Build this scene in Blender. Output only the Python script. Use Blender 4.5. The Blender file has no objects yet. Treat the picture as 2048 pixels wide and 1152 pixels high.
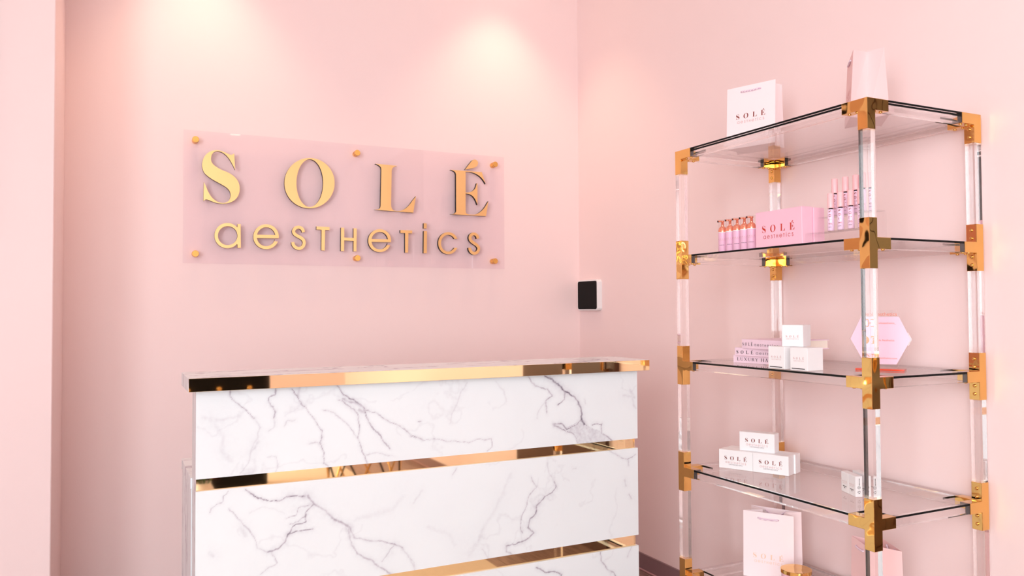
import bpy, bmesh, math, random
import numpy as np
from mathutils import Vector, Matrix, noise as mnoise

random.seed(7)
sc = bpy.context.scene
COL = sc.collection

# ------------------------------------------------------------------ camera
F_PX, YAW, PITCH, ROLL = 1592.767, 0.45432, 0.02637, -0.00556
CAM = Vector((-2.33252, -3.90187, 1.3))
_fw = Vector((math.sin(YAW) * math.cos(PITCH), math.cos(YAW) * math.cos(PITCH), math.sin(PITCH)))
_r = Vector((math.cos(YAW), -math.sin(YAW), 0))
_u = _r.cross(_fw)
_r2 = _r * math.cos(ROLL) + _u * math.sin(ROLL)
_u2 = -_r * math.sin(ROLL) + _u * math.cos(ROLL)
cd = bpy.data.cameras.new('camera')
cam = bpy.data.objects.new('camera', cd)
COL.objects.link(cam)
cd.sensor_width = 36
cd.lens = 36 * F_PX / 2048
cd.clip_start = 0.05
cam.matrix_world = Matrix(((_r2.x, _u2.x, -_fw.x, CAM.x), (_r2.y, _u2.y, -_fw.y, CAM.y),
                           (_r2.z, _u2.z, -_fw.z, CAM.z), (0, 0, 0, 1)))
sc.camera = cam

# ------------------------------------------------------------------ colour management, world, large lights
sc.view_settings.view_transform = 'Standard'
sc.view_settings.look = 'None'
sc.view_settings.gamma = 1
sc.view_settings.use_curve_mapping = False
sc.view_settings.exposure = 0.0
sc.cycles.max_bounces = 16
sc.cycles.diffuse_bounces = 6
sc.cycles.glossy_bounces = 8
sc.cycles.transmission_bounces = 14
sc.cycles.transparent_max_bounces = 24
sc.cycles.sample_clamp_indirect = 4
sc.cycles.blur_glossy = 0.3
wd = bpy.data.worlds.new('world')
sc.world = wd
wd.use_nodes = True
wd.node_tree.nodes['Background'].inputs[0].default_value = (0.86, 0.93, 1.0, 1)
wd.node_tree.nodes['Background'].inputs[1].default_value = 2.0

ROOM_X0, ROOM_Y0, CEIL = -5.2, -8.0, 3.3
WINDOWS = [(-5.0, -2.75)]                               # shop window in the front wall
SIDE_WIN = (-7.4, -4.6)                                 # and one in the side wall
WIN_Z = (0.85, 2.9)
def daylight(w, power, loc, rot):                       # daylight entering a window opening
    ld = bpy.data.lights.new('window_daylight', 'AREA')
    ld.shape = 'RECTANGLE'
    ld.size = w
    ld.size_y = WIN_Z[1] - WIN_Z[0]
    ld.energy = power
    ld.color = (0.87, 0.955, 1.0)
    lo = bpy.data.objects.new('window_daylight', ld)
    COL.objects.link(lo)
    lo.location = loc
    lo.rotation_euler = rot
for (a, b) in WINDOWS:
    daylight(b - a, 64, ((a + b) / 2, ROOM_Y0 + 0.02, sum(WIN_Z) / 2), (math.pi / 2, 0, 0))
daylight(SIDE_WIN[1] - SIDE_WIN[0], 198, (ROOM_X0 + 0.02, sum(SIDE_WIN) / 2, sum(WIN_Z) / 2), (math.pi / 2, 0, -math.pi / 2))
DOWNLIGHTS = [(-2.02, -0.32), (-0.52, -0.32), (-3.4, -3.2), (-1.9, -3.2), (-0.9, -3.6), (-3.4, -5.6), (-1.2, -5.6)]
DOWN_POWER = [7.5, 7.5, 4, 4, 4, 4, 4]

# ------------------------------------------------------------------ helpers: pixels to places
def ray(x, y):
    return _fw + _r2 * ((x - 1024) / F_PX) - _u2 * ((y - 576) / F_PX)
def on_z(x, y, z):
    d = ray(x, y); return CAM + d * ((z - CAM.z) / d.z)
def on_x(x, y, X):
    d = ray(x, y); return CAM + d * ((X - CAM.x) / d.x)
def on_y(x, y, Y):
    d = ray(x, y); return CAM + d * ((Y - CAM.y) / d.y)
def at_range(x, rng):
    d = ray(x, 640); k = rng / math.hypot(d.x, d.y); return (CAM.x + d.x * k, CAM.y + d.y * k)

# ------------------------------------------------------------------ helpers: objects
def tag(o, label, cat, group=None, kind=None):
    o['label'] = label; o['category'] = cat
    if group: o['group'] = group
    if kind: o['kind'] = kind
    return o
def thing(name, label, cat, loc=(0, 0, 0), rotz=0.0, group=None):
    o = bpy.data.objects.new(name, None)
    COL.objects.link(o)
    o.location = loc; o.rotation_euler = (0, 0, rotz); o.empty_display_size = 0.02
    return tag(o, label, cat, group)
def link(name, me, parent=None, loc=(0, 0, 0), rot=(0, 0, 0)):
    o = bpy.data.objects.new(name, me)
    COL.objects.link(o)
    o.parent = parent; o.location = loc; o.rotation_euler = rot
    return o
def struct(o, label=None):
    o['kind'] = 'structure'
    if label: o['label'] = label
    return o
class MB:
    def __init__(s):
        s.v = []; s.f = []; s.m = []; s.s = []
    def add(s, vs, fs, mat=0, smooth=False):
        b = len(s.v); s.v += [tuple(v) for v in vs]
        for f in fs:
            s.f.append([b + i for i in f]); s.m.append(mat); s.s.append(smooth)
        return s
    def box(s, x0, x1, y0, y1, z0, z1, mat=0, mats=None):
        vs = [(x, y, z) for x in (x0, x1) for y in (y0, y1) for z in (z0, z1)]
        fs = [(0, 1, 3, 2), (4, 6, 7, 5), (0, 4, 5, 1), (2, 3, 7, 6), (0, 2, 6, 4), (1, 5, 7, 3)]  # -x +x -y +y -z +z
        for i, f in enumerate(fs):
            s.add([vs[k] for k in f], [(0, 1, 2, 3)], mats[i] if mats else mat)
        return s
    def lathe(s, prof, n=24, mat=0, mats=None, cx=0, cy=0, cap=True, smooth=True):
        b = len(s.v)
        for (r, z) in prof:
            for k in range(n):
                a = 2 * math.pi * k / n
                s.v.append((cx + r * math.cos(a), cy + r * math.sin(a), z))
        for i in range(len(prof) - 1):
            for k in range(n):
                s.f.append([b + i * n + k, b + i * n + (k + 1) % n, b + (i + 1) * n + (k + 1) % n, b + (i + 1) * n + k])
                s.m.append(mats[i] if mats else mat); s.s.append(smooth)
        if cap:
            s.f.append([b + k for k in range(n)][::-1]); s.m.append(mats[0] if mats else mat); s.s.append(False)
            s.f.append([b + (len(prof) - 1) * n + k for k in range(n)]); s.m.append(mats[-1] if mats else mat); s.s.append(False)
        return s
    def tube(s, pts, r, n=10, mat=0):
        pts = [Vector(p) for p in pts]; b = len(s.v); N = len(pts)
        for i, p in enumerate(pts):
            t = (pts[min(i + 1, N - 1)] - pts[max(i - 1, 0)]).normalized()
            a = t.orthogonal().normalized() if abs(t.z) > 0.9 else t.cross(Vector((0, 0, 1))).normalized()
            c = t.cross(a)
            for k in range(n):
                q = 2 * math.pi * k / n
                s.v.append(tuple(p + a * (r * math.cos(q)) + c * (r * math.sin(q))))
        for i in range(N - 1):
            for k in range(n):
                s.f.append([b + i * n + k, b + i * n + (k + 1) % n, b + (i + 1) * n + (k + 1) % n, b + (i + 1) * n + k]); s.m.append(mat); s.s.append(True)
        s.f.append([b + k for k in range(n)][::-1]); s.m.append(mat); s.s.append(False)
        s.f.append([b + (N - 1) * n + k for k in range(n)]); s.m.append(mat); s.s.append(False)
        return s
    def mesh(s, name, mats, weld=False, bevel=0, seg=1, dissolve=False):
        me = bpy.data.meshes.new(name)
        me.from_pydata(s.v, [], s.f)
        for m in mats: me.materials.append(m)
        me.polygons.foreach_set('material_index', s.m)
        me.polygons.foreach_set('use_smooth', s.s)
        bm = bmesh.new(); bm.from_mesh(me)
        if weld or bevel or dissolve:
            bmesh.ops.remove_doubles(bm, verts=bm.verts, dist=1e-6)
        bmesh.ops.recalc_face_normals(bm, faces=bm.faces) if (weld or bevel or dissolve) else None
        if dissolve:
            bmesh.ops.dissolve_limit(bm, angle_limit=0.01, verts=bm.verts, edges=bm.edges, delimit={'MATERIAL'})
        if bevel:
            bmesh.ops.bevel(bm, geom=[e for e in bm.edges if len(e.link_faces) == 2 and e.calc_face_angle(0) > 0.5],
                            offset=bevel, segments=seg, affect='EDGES', profile=0.5, clamp_overlap=True)
        bm.to_mesh(me); bm.free()
        me.update()
        return me
    def obj(s, name, mats, parent=None, loc=(0, 0, 0), rot=(0, 0, 0), **k):
        if not isinstance(mats, (list, tuple)): mats = [mats]
        return link(name, s.mesh(name, mats, **k), parent, loc, rot)
def bxo(name, dims, mats, parent=None, bevel=0, loc=(0, 0, 0), rot=(0, 0, 0), seg=1, mm=None):
    return MB().box(*dims, mats=mm).obj(name, mats, parent, loc, rot, bevel=bevel, seg=seg)

# ------------------------------------------------------------------ materials
def mat(name, col=(0.8, 0.8, 0.8), rough=0.5, metal=0.0, spec=0.5, noise_amt=0.0, noise_scale=30, bump=0.0, bump_scale=300, coat=0.0, sheen=0.0, sub=0.0):
    m = bpy.data.materials.new(name); m.use_nodes = True
    nt = m.node_tree; b = nt.nodes['Principled BSDF']
    b.inputs['Base Color'].default_value = (*col, 1); b.inputs['Roughness'].default_value = rough
    b.inputs['Metallic'].default_value = metal; b.inputs['Specular IOR Level'].default_value = spec
    b.inputs['Coat Weight'].default_value = coat
    if noise_amt or bump:
        tc = nt.nodes.new('ShaderNodeTexCoord')
    if noise_amt:
        n = nt.nodes.new('ShaderNodeTexNoise'); n.inputs['Scale'].default_value = noise_scale; n.inputs['Detail'].default_value = 5
        nt.links.new(tc.outputs['Object'], n.inputs['Vector'])
        mx = nt.nodes.new('ShaderNodeMix'); mx.data_type = 'RGBA'
        mx.inputs['A'].default_value = (*[c * (1 - noise_amt) for c in col], 1)
        mx.inputs['B'].default_value = (*[min(1, c * (1 + noise_amt)) for c in col], 1)
        nt.links.new(n.outputs['Fac'], mx.inputs['Factor']); nt.links.new(mx.outputs['Result'], b.inputs['Base Color'])
    if bump:
        n2 = nt.nodes.new('ShaderNodeTexNoise'); n2.inputs['Scale'].default_value = bump_scale; n2.inputs['Detail'].default_value = 3
        nt.links.new(tc.outputs['Object'], n2.inputs['Vector'])
        bp = nt.nodes.new('ShaderNodeBump'); bp.inputs['Strength'].default_value = bump; bp.inputs['Distance'].default_value = 0.002
        nt.links.new(n2.outputs['Fac'], bp.inputs['Height']); nt.links.new(bp.outputs['Normal'], b.inputs['Normal'])
    return m
def srgb(r, g, b):
    f = lambda c: (c / 255 / 12.92) if c / 255 <= 0.04045 else ((c / 255 + 0.055) / 1.055) ** 2.4
    return (f(r), f(g), f(b))
def thin_glass(name, tint=(0.97, 0.97, 0.97), ior=1.5, rough=0.0):
    m = bpy.data.materials.new(name); m.use_nodes = True
    nt = m.node_tree; nt.nodes.remove(nt.nodes['Principled BSDF'])
    out = nt.nodes['Material Output']
    t = nt.nodes.new('ShaderNodeBsdfTransparent'); t.inputs[0].default_value = (*tint, 1)
    g = nt.nodes.new('ShaderNodeBsdfGlossy'); g.inputs['Roughness'].default_value = rough
    fr = nt.nodes.new('ShaderNodeFresnel'); fr.inputs['IOR'].default_value = ior
    ge = nt.nodes.new('ShaderNodeNewGeometry')                 # thin sheet: the outer faces reflect, the inner ones only pass light
    iv = nt.nodes.new('ShaderNodeMath'); iv.operation = 'SUBTRACT'; iv.inputs[0].default_value = 1.0
    mu = nt.nodes.new('ShaderNodeMath'); mu.operation = 'MULTIPLY'
    nt.links.new(ge.outputs['Backfacing'], iv.inputs[1]); nt.links.new(iv.outputs[0], mu.inputs[0]); nt.links.new(fr.outputs[0], mu.inputs[1])
    mx = nt.nodes.new('ShaderNodeMixShader')
    nt.links.new(mu.outputs[0], mx.inputs[0]); nt.links.new(t.outputs[0], mx.inputs[1]); nt.links.new(g.outputs[0], mx.inputs[2])
    nt.links.new(mx.outputs[0], out.inputs['Surface'])
    return m
def edge_glass(name):
    m = bpy.data.materials.new(name); m.use_nodes = True
    nt = m.node_tree; b = nt.nodes['Principled BSDF']; out = nt.nodes['Material Output']
    b.inputs['Base Color'].default_value = (0.005, 0.006, 0.006, 1); b.inputs['Roughness'].default_value = 0.4; b.inputs['Specular IOR Level'].default_value = 0.1
    t = nt.nodes.new('ShaderNodeBsdfTransparent'); t.inputs[0].default_value = (0.93, 0.90, 0.91, 1)
    ge = nt.nodes.new('ShaderNodeNewGeometry'); mx = nt.nodes.new('ShaderNodeMixShader')
    nt.links.new(ge.outputs['Backfacing'], mx.inputs[0]); nt.links.new(b.outputs[0], mx.inputs[1]); nt.links.new(t.outputs[0], mx.inputs[2])
    nt.links.new(mx.outputs[0], out.inputs['Surface'])
    return m
def solid_glass(name, ior=1.49, col=(1, 1, 1)):
    m = bpy.data.materials.new(name); m.use_nodes = True
    b = m.node_tree.nodes['Principled BSDF']
    b.inputs['Transmission Weight'].default_value = 1; b.inputs['IOR'].default_value = ior
    b.inputs['Roughness'].default_value = 0.0; b.inputs['Base Color'].default_value = (*col, 1)
    return m
def wave_gold(m):
    """slow undulation of hand-polished metal"""
    nt = m.node_tree; b = nt.nodes['Principled BSDF']
    tc = nt.nodes.new('ShaderNodeTexCoord'); oi = nt.nodes.new('ShaderNodeObjectInfo')
    va = nt.nodes.new('ShaderNodeVectorMath'); va.operation = 'ADD'
    sc_ = nt.nodes.new('ShaderNodeVectorMath'); sc_.operation = 'SCALE'; sc_.inputs['Scale'].default_value = 7.0
    nt.links.new(oi.outputs['Random'], sc_.inputs[0])
    nt.links.new(tc.outputs['Object'], va.inputs[0]); nt.links.new(sc_.outputs[0], va.inputs[1])
    n = nt.nodes.new('ShaderNodeTexNoise'); n.inputs['Scale'].default_value = 13; n.inputs['Detail'].default_value = 0.6
    nt.links.new(va.outputs[0], n.inputs['Vector'])
    bp = nt.nodes.new('ShaderNodeBump'); bp.inputs['Strength'].default_value = 0.55; bp.inputs['Distance'].default_value = 0.012
    nt.links.new(n.outputs['Fac'], bp.inputs['Height']); nt.links.new(bp.outputs['Normal'], b.inputs['Normal'])
PINK = srgb(246, 223, 221)
M = {}
M['wall'] = mat('pink_paint', PINK, 0.55, spec=0.3, noise_amt=0.012, noise_scale=1.5, bump=0.05, bump_scale=500)
M['ceiling'] = mat('ceiling_paint', srgb(244, 240, 236), 0.8, noise_amt=0.01)
M['baseboard'] = mat('grey_vinyl', srgb(138, 110, 114), 0.45, noise_amt=0.03)
M['gold'] = mat('polished_gold', (0.80, 0.475, 0.155), 0.05, 1.0)
wave_gold(M['gold'])
M['gold_mirror'] = mat('mirror_gold_band', (0.99, 0.75, 0.43), 0.03, 1.0)
M['gold_letter'] = mat('satin_gold_face', (1.0, 0.69, 0.30), 0.28, 1.0)
M['gold_knob'] = mat('brass_knob', (0.85, 0.5, 0.14), 0.22, 1.0)
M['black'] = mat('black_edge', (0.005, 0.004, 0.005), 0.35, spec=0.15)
M['black_glass'] = mat('black_glass', (0.003, 0.003, 0.003), 0.12, spec=0.08)
M['hole_shade'] = mat('cavity_shade', (0.012, 0.012, 0.014), 0.3)  # near-black colour paints the shade inside hollow arm ends onto flat faces
M['glass_edge'] = edge_glass('dark_glass_edge')  # near-black colour stands in for the dark internal reflection at pane edges
M['acrylic'] = solid_glass('clear_acrylic')
M['sheet'] = thin_glass('clear_glass_sheet', (0.995, 0.992, 0.993), 1.5)
M['plate'] = thin_glass('clear_sign_plate', (0.982, 0.966, 0.978), 1.49, 0.02)
M['clearcap'] = thin_glass('clear_cap_plastic', (0.97, 0.96, 0.96), 1.3)
M['white_plastic'] = mat('white_plastic', (0.85, 0.83, 0.83), 0.35)
M['bag_white'] = mat('pale_pink_paper', srgb(253, 236, 238), 0.6, bump=0.03, bump_scale=200)
M['bag_pink'] = mat('pink_paper', srgb(250, 212, 212), 0.6, bump=0.03, bump_scale=200)
M['box_white'] = mat('white_card', (0.87, 0.86, 0.87), 0.45, noise_amt=0.01)
M['box_pink'] = mat('pink_card', srgb(246, 196, 214), 0.4, noise_amt=0.01)
M['lilac'] = mat('lilac_label', srgb(236, 188, 214), 0.4, noise_amt=0.01)
M['book'] = mat('pink_book_cloth', srgb(240, 214, 228), 0.5, noise_amt=0.02)
M['pages'] = mat('cream_pages', srgb(246, 236, 224), 0.8, noise_amt=0.05, noise_scale=400)
M['ink'] = mat('dark_ink', srgb(38, 22, 30), 0.5)
M['ink_grey'] = mat('grey_ink', srgb(120, 110, 118), 0.5)
M['ink_pink'] = mat('rose_ink', srgb(206, 160, 160), 0.5)
M['ink_red'] = mat('copper_red_foil', srgb(200, 52, 34), 0.35)
M['ink_copper'] = mat('copper_foil', srgb(150, 70, 60), 0.3, 0.6)
M['ink_gold'] = mat('pale_gold_foil', srgb(248, 216, 190), 0.35, 0.3)
M['ink_orange'] = mat('orange_foil', srgb(226, 120, 90), 0.4)
M['rose_gold'] = mat('rose_gold_pump', srgb(250, 150, 120), 0.16, 0.8)
M['rose_clear'] = mat('amber_rose_shoulder', srgb(240, 150, 120), 0.12, 0.35)
M['gloss_cap'] = mat('pink_gloss_cap', srgb(252, 196, 200), 0.35)
M['gloss_tube'] = mat('lilac_gloss_tube', srgb(244, 212, 236), 0.15, coat=0.5)
M['hex_pink'] = mat('pink_vinyl', srgb(250, 206, 226), 0.35)
M['red_acrylic'] = mat('red_acrylic', srgb(226, 78, 52), 0.12)
M['wax'] = mat('pink_candle_glass', srgb(240, 190, 205), 0.1, coat=0.5)

def wood_floor():
    m = bpy.data.materials.new('grey_wood_plank'); m.use_nodes = True
    nt = m.node_tree; b = nt.nodes['Principled BSDF']; b.inputs['Roughness'].default_value = 0.35
    oi = nt.nodes.new('ShaderNodeObjectInfo'); tc = nt.nodes.new('ShaderNodeTexCoord')
    mp = nt.nodes.new('ShaderNodeMapping'); mp.inputs['Scale'].default_value = (14, 1.2, 1)
    va = nt.nodes.new('ShaderNodeVectorMath'); va.operation = 'ADD'
    nt.links.new(tc.outputs['Object'], va.inputs[0]); nt.links.new(oi.outputs['Random'], va.inputs[1])
    nt.links.new(va.outputs[0], mp.inputs['Vector'])
    n = nt.nodes.new('ShaderNodeTexNoise'); n.inputs['Scale'].default_value = 6; n.inputs['Detail'].default_value = 6
    nt.links.new(mp.outputs[0], n.inputs['Vector'])
    cr = nt.nodes.new('ShaderNodeValToRGB')
    cr.color_ramp.elements[0].color = (*srgb(104, 80, 76), 1); cr.color_ramp.elements[0].position = 0.3
    cr.color_ramp.elements[1].color = (*srgb(158, 130, 122), 1); cr.color_ramp.elements[1].position = 0.75
    nt.links.new(n.outputs['Fac'], cr.inputs[0]); nt.links.new(cr.outputs[0], b.inputs['Base Color'])
    return m
M['plank'] = wood_floor()

def marble_nodes(name, attr):
    m = bpy.data.materials.new(name); m.use_nodes = True
    nt = m.node_tree; b = nt.nodes['Principled BSDF']; b.inputs['Roughness'].default_value = 0.22
    b.inputs['Specular IOR Level'].default_value = 0.4
    tc = nt.nodes.new('ShaderNodeTexCoord')
    cr = nt.nodes.new('ShaderNodeValToRGB')
    e = cr.color_ramp.elements
    e[0].position = 0.0; e[0].color = (0.77, 0.825, 0.85, 1)
    e[1].position = 1.0; e[1].color = (0.09, 0.075, 0.11, 1)
    x = e.new(0.35); x.color = (0.50, 0.49, 0.55, 1)
    fine = nt.nodes.new('ShaderNodeTexNoise'); fine.inputs['Scale'].default_value = 90; fine.inputs['Detail'].default_value = 4
    nt.links.new(tc.outputs['Object'], fine.inputs['Vector'])
    mr = nt.nodes.new('ShaderNodeMapRange'); mr.inputs[1].default_value = 0.3; mr.inputs[2].default_value = 0.7
    mr.inputs[3].default_value = 0.55; mr.inputs[4].default_value = 1.3
    nt.links.new(fine.outputs['Fac'], mr.inputs[0])
    mu = nt.nodes.new('ShaderNodeMath'); mu.operation = 'MULTIPLY'
    nt.links.new(mr.outputs[0], mu.inputs[1])
    if attr:
        at = nt.nodes.new('ShaderNodeAttribute'); at.attribute_name = 'vein'
        nt.links.new(at.outputs['Fac'], mu.inputs[0])
    else:
        n = nt.nodes.new('ShaderNodeTexNoise'); n.inputs['Scale'].default_value = 3.2; n.inputs['Detail'].default_value = 8; n.inputs['Distortion'].default_value = 0.8
        mp = nt.nodes.new('ShaderNodeMapping'); mp.inputs['Scale'].default_value = (1, 2.2, 0.45)
        nt.links.new(tc.outputs['Object'], mp.inputs['Vector']); nt.links.new(mp.outputs[0], n.inputs['Vector'])
        s1 = nt.nodes.new('ShaderNodeMath'); s1.operation = 'SUBTRACT'; s1.inputs[1].default_value = 0.5
        s2 = nt.nodes.new('ShaderNodeMath'); s2.operation = 'ABSOLUTE'
        s3 = nt.nodes.new('ShaderNodeMapRange'); s3.inputs[1].default_value = 0.0; s3.inputs[2].default_value = 0.022
        s3.inputs[3].default_value = 0.45; s3.inputs[4].default_value = 0.0
        nt.links.new(n.outputs['Fac'], s1.inputs[0]); nt.links.new(s1.outputs[0], s2.inputs[0]); nt.links.new(s2.outputs[0], s3.inputs[0])
        nt.links.new(s3.outputs[0], mu.inputs[0])
    nt.links.new(mu.outputs[0], cr.inputs[0]); nt.links.new(cr.outputs[0], b.inputs['Base Color'])
    return m
M['marble_face'] = marble_nodes('veined_white_marble', True)
M['marble'] = marble_nodes('white_marble_laminate', False)

def rope_mat():
    m = bpy.data.materials.new('twisted_rope'); m.use_nodes = True
    nt = m.node_tree; b = nt.nodes['Principled BSDF']; b.inputs['Roughness'].default_value = 0.5
    tc = nt.nodes.new('ShaderNodeTexCoord'); w = nt.nodes.new('ShaderNodeTexWave')
    w.bands_direction = 'DIAGONAL'; w.inputs['Scale'].default_value = 90
    nt.links.new(tc.outputs['Object'], w.inputs['Vector'])
    cr = nt.nodes.new('ShaderNodeValToRGB')
    cr.color_ramp.elements[0].color = (*srgb(212, 176, 202), 1); cr.color_ramp.elements[1].color = (*srgb(250, 236, 244), 1)
    nt.links.new(w.outputs['Fac'], cr.inputs[0]); nt.links.new(cr.outputs[0], b.inputs['Base Color'])
    return m
M['rope'] = rope_mat()
def emit(name, col, s):
    m = bpy.data.materials.new(name); m.use_nodes = True
    b = m.node_tree.nodes['Principled BSDF']
    b.inputs['Emission Color'].default_value = (*col, 1); b.inputs['Emission Strength'].default_value = s
    return m
M['lamp'] = emit('warm_lamp_lens', (1, 0.82, 0.62), 12)

# ------------------------------------------------------------------ lettering
def smooth_loop(pts, n=5):
    """closed outline; a point with a third entry is a corner, the rest run through smooth curves"""
    k0 = next((i for i, p in enumerate(pts) if len(p) > 2), None)
    P = [Vector(p[:2]) for p in pts]; C = [len(p) > 2 for p in pts]; N = len(P)
    if k0 is None: k0 = 0
    out = []
    for i in range(N):
        a = (k0 + i) % N; b = (a + 1) % N
        p1, p2 = P[a], P[b]
        p0 = P[a - 1] if not C[a] else p1 - (p2 - p1)
        p3 = P[(b + 1) % N] if not C[b] else p2 + (p2 - p1)
        steps = 1 if (C[a] and C[b]) else n
        for s in range(steps):
            t = s / steps
            out.append(0.5 * ((2 * p1) + (-p0 + p2) * t + (2 * p0 - 5 * p1 + 4 * p2 - p3) * t * t + (-p0 + 3 * p1 - 3 * p2 + p3) * t ** 3))
    return [(v.x, v.y) for v in out]
def arc(cx, cy, rx, ry, a0, a1, n):
    return [(cx + rx * math.cos(math.radians(a0 + (a1 - a0) * i / n)), cy - ry * math.sin(math.radians(a0 + (a1 - a0) * i / n))) for i in range(n + 1)]
def stroke(pts, w, n=5):
    P = [Vector(p) for p in pts]
    dense = []
    for i in range(len(P) - 1):
        p0 = P[max(i - 1, 0)]; p1 = P[i]; p2 = P[i + 1]; p3 = P[min(i + 2, len(P) - 1)]
        for s in range(n):
            t = s / n
            dense.append(0.5 * ((2 * p1) + (-p0 + p2) * t + (2 * p0 - 5 * p1 + 4 * p2 - p3) * t * t + (-p0 + 3 * p1 - 3 * p2 + p3) * t ** 3))
    dense.append(P[-1])
    l, r = [], []
    for i, p in enumerate(dense):
        t = (dense[min(i + 1, len(dense) - 1)] - dense[max(i - 1, 0)]).normalized()
        nn = Vector((-t.y, t.x)) * (w / 2)
        l.append(tuple(p + nn)); r.append(tuple(p - nn))
    return l + r[::-1]
K = 1
S_L = [(695, 145, K), (712, 440, K), (660, 335), (610, 250), (550, 180), (480, 130), (405, 110), (340, 125), (300, 170), (285, 225), (288, 285), (320, 340),
       (390, 395), (480, 445), (570, 480), (650, 525), (720, 585), (770, 660), (792, 750), (785, 840), (750, 925), (690, 985), (620, 1020), (540, 1037),
       (450, 1037), (360, 1020), (280, 990), (215, 967), (180, 970), (150, 995, K), (158, 655, K), (190, 720), (225, 810), (270, 890), (330, 960), (410, 1010),
       (490, 1027), (550, 1018), (600, 985), (627, 925), (630, 870), (610, 810), (560, 755), (490, 710), (400, 660), (310, 610), (225, 550), (165, 490),
       (130, 400), (130, 310), (160, 220), (215, 150), (290, 107), (370, 93), (450, 100), (530, 130), (610, 168), (650, 173), (680, 160)]
L_L = [(150, 118, K), (572, 160, K), (495, 190), (465, 240, K), (452, 900, K), (462, 965), (495, 1010), (560, 1027), (640, 1020), (720, 985), (800, 915),
       (870, 820), (932, 742, K), (878, 1060, K), (130, 1002, K), (205, 992), (240, 970), (252, 930, K), (266, 230, K), (255, 185), (215, 150)]
E_L = [(140, 262, K), (697, 303, K), (765, 515, K), (740, 470), (690, 405), (630, 355), (560, 320), (490, 303), (410, 298, K), (410, 665, K), (470, 660),
       (530, 640), (580, 590), (608, 500, K), (620, 500, K), (620, 885, K), (600, 830), (570, 770), (525, 720), (470, 692), (410, 683, K), (410, 1000, K),
       (420, 1030), (450, 1050), (510, 1057), (590, 1052), (670, 1010), (740, 940), (815, 818, K), (772, 1085, K), (140, 1050, K), (205, 1042), (238, 1010),
       (242, 985, K), (240, 345, K), (225, 305), (190, 280)]
A_L = [(400, 258, K), (515, 110), (545, 87), (585, 82), (618, 105), (630, 145), (615, 190), (575, 220), (500, 240)]
c5, c6, c7 = (420, 430, 10.24), (610, 440, 10.24), (790, 440, 10.24)
def e_glyph(cx, cy, ro, ri, bar, term):
    (rx, ry), (ix, iy) = ro, ri
    a_end = math.degrees(math.atan2(-(term[1] - cy) / ry, (term[0] - cx) / rx))
    o = [(cx + rx - 8, bar[1] + 8)] + arc(cx, cy, rx, ry, 0, 360 + a_end, 40)
    inn = arc(cx, cy, ix, iy, 360 + a_end + 6, 180 + math.degrees(math.asin((bar[1] - cy) / iy)), 26)
    hole = arc(cx, cy, ix, iy, 180 - math.degrees(math.asin((cy - bar[0]) / iy)), math.degrees(math.asin((cy - bar[0]) / iy)) - 2, 24)
    return [o + [term] + [(term[0] - (rx - ix) * 0.95, term[1])] + inn, hole]
def c_glyph(cx, cy, ro, ri, y1, y2):
    a1 = math.degrees(math.asin((cy - y1) / ro[1])); a2 = -math.degrees(math.asin((y2 - cy) / ro[1]))
    b1 = math.degrees(math.asin((cy - y1) / ri[1])); b2 = -math.degrees(math.asin((y2 - cy) / ri[1]))
    return [arc(cx, cy, *ro, a1, 360 + a2, 36) + arc(cx, cy, *ri, 360 + b2, b1, 32)]
_ao = math.degrees(math.asin(min(0.999, (422 - 250) / 258)))
GLYPHS = [  # (name, crop, loops)   loops: outer first, then holes; "+" starts a separate piece of the same letter
    ('S', (390, 290, 8.864), [smooth_loop(S_L)]),
    ('O', (555, 305, 9.6), [arc(615, 588, 482, 483, 0, 359.9 - 360 / 64, 63), arc(620, 588, 257, 458, 0, 359.9 - 360 / 56, 55)]),
    ('L', (735, 315, 9.6), [smooth_loop(L_L)]),
    ('E', (885, 310, 8.864), [smooth_loop(E_L)]),
    ('accent', (885, 310, 8.864), [smooth_loop(A_L)]),
    ('a', c5, [arc(355, 422, 263, 258, _ao + 1, 360 - _ao - 1, 40) + [(563, 605), (563, 672), (630, 672), (628, 185), (563, 185), (563, 250)],
               arc(362, 423, 201, 195, 0, 351, 39)]),
    ('e', c5, e_glyph(1149, 445, (261, 255), (191, 194), (404, 470), (1390, 540))),
    ('s', c5, [stroke([(1913, 352), (1898, 298), (1858, 262), (1805, 250), (1745, 272), (1712, 325), (1728, 382), (1785, 425), (1855, 462), (1908, 508), (1930, 572), (1905, 640), (1850, 680), (1795, 682), (1738, 652), (1705, 605), (1696, 555)], 62)]),
    ('T', c6, [[(235, 130), (503, 146), (500, 208), (412, 203), (403, 625), (335, 618), (340, 200), (235, 195)]]),
    ('H', c6, [[(738, 155), (803, 158), (803, 360), (995, 368), (995, 168), (1060, 170), (1053, 645), (993, 643), (995, 428), (803, 420), (800, 636), (735, 634)]]),
    ('e', c6, e_glyph(1530, 423, (235, 235), (170, 180), (390, 448), (1742, 512))),
    ('T', c7, [[(110, 205), (355, 215), (352, 275), (275, 272), (268, 668), (207, 668), (207, 270), (112, 265)]]),
    ('i', c7, [[(590, 225), (655, 228), (652, 680), (585, 680)]]),
    ('dot', c7, [[(590, 65), (650, 68), (648, 175), (588, 173)]]),
    ('c', c7, [c_glyph(1090, 475, (205, 227), (148, 172), 388, 568)[0]]),
    ('s', c7, [stroke([(1700, 382), (1685, 328), (1645, 292), (1600, 285), (1552, 315), (1536, 370), (1558, 425), (1612, 470), (1672, 512), (1712, 565), (1708, 622), (1672, 668), (1620, 683), (1570, 660), (1537, 612), (1530, 565)], 58)]),
]
SIGN_FACE_Y = -0.046
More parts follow.
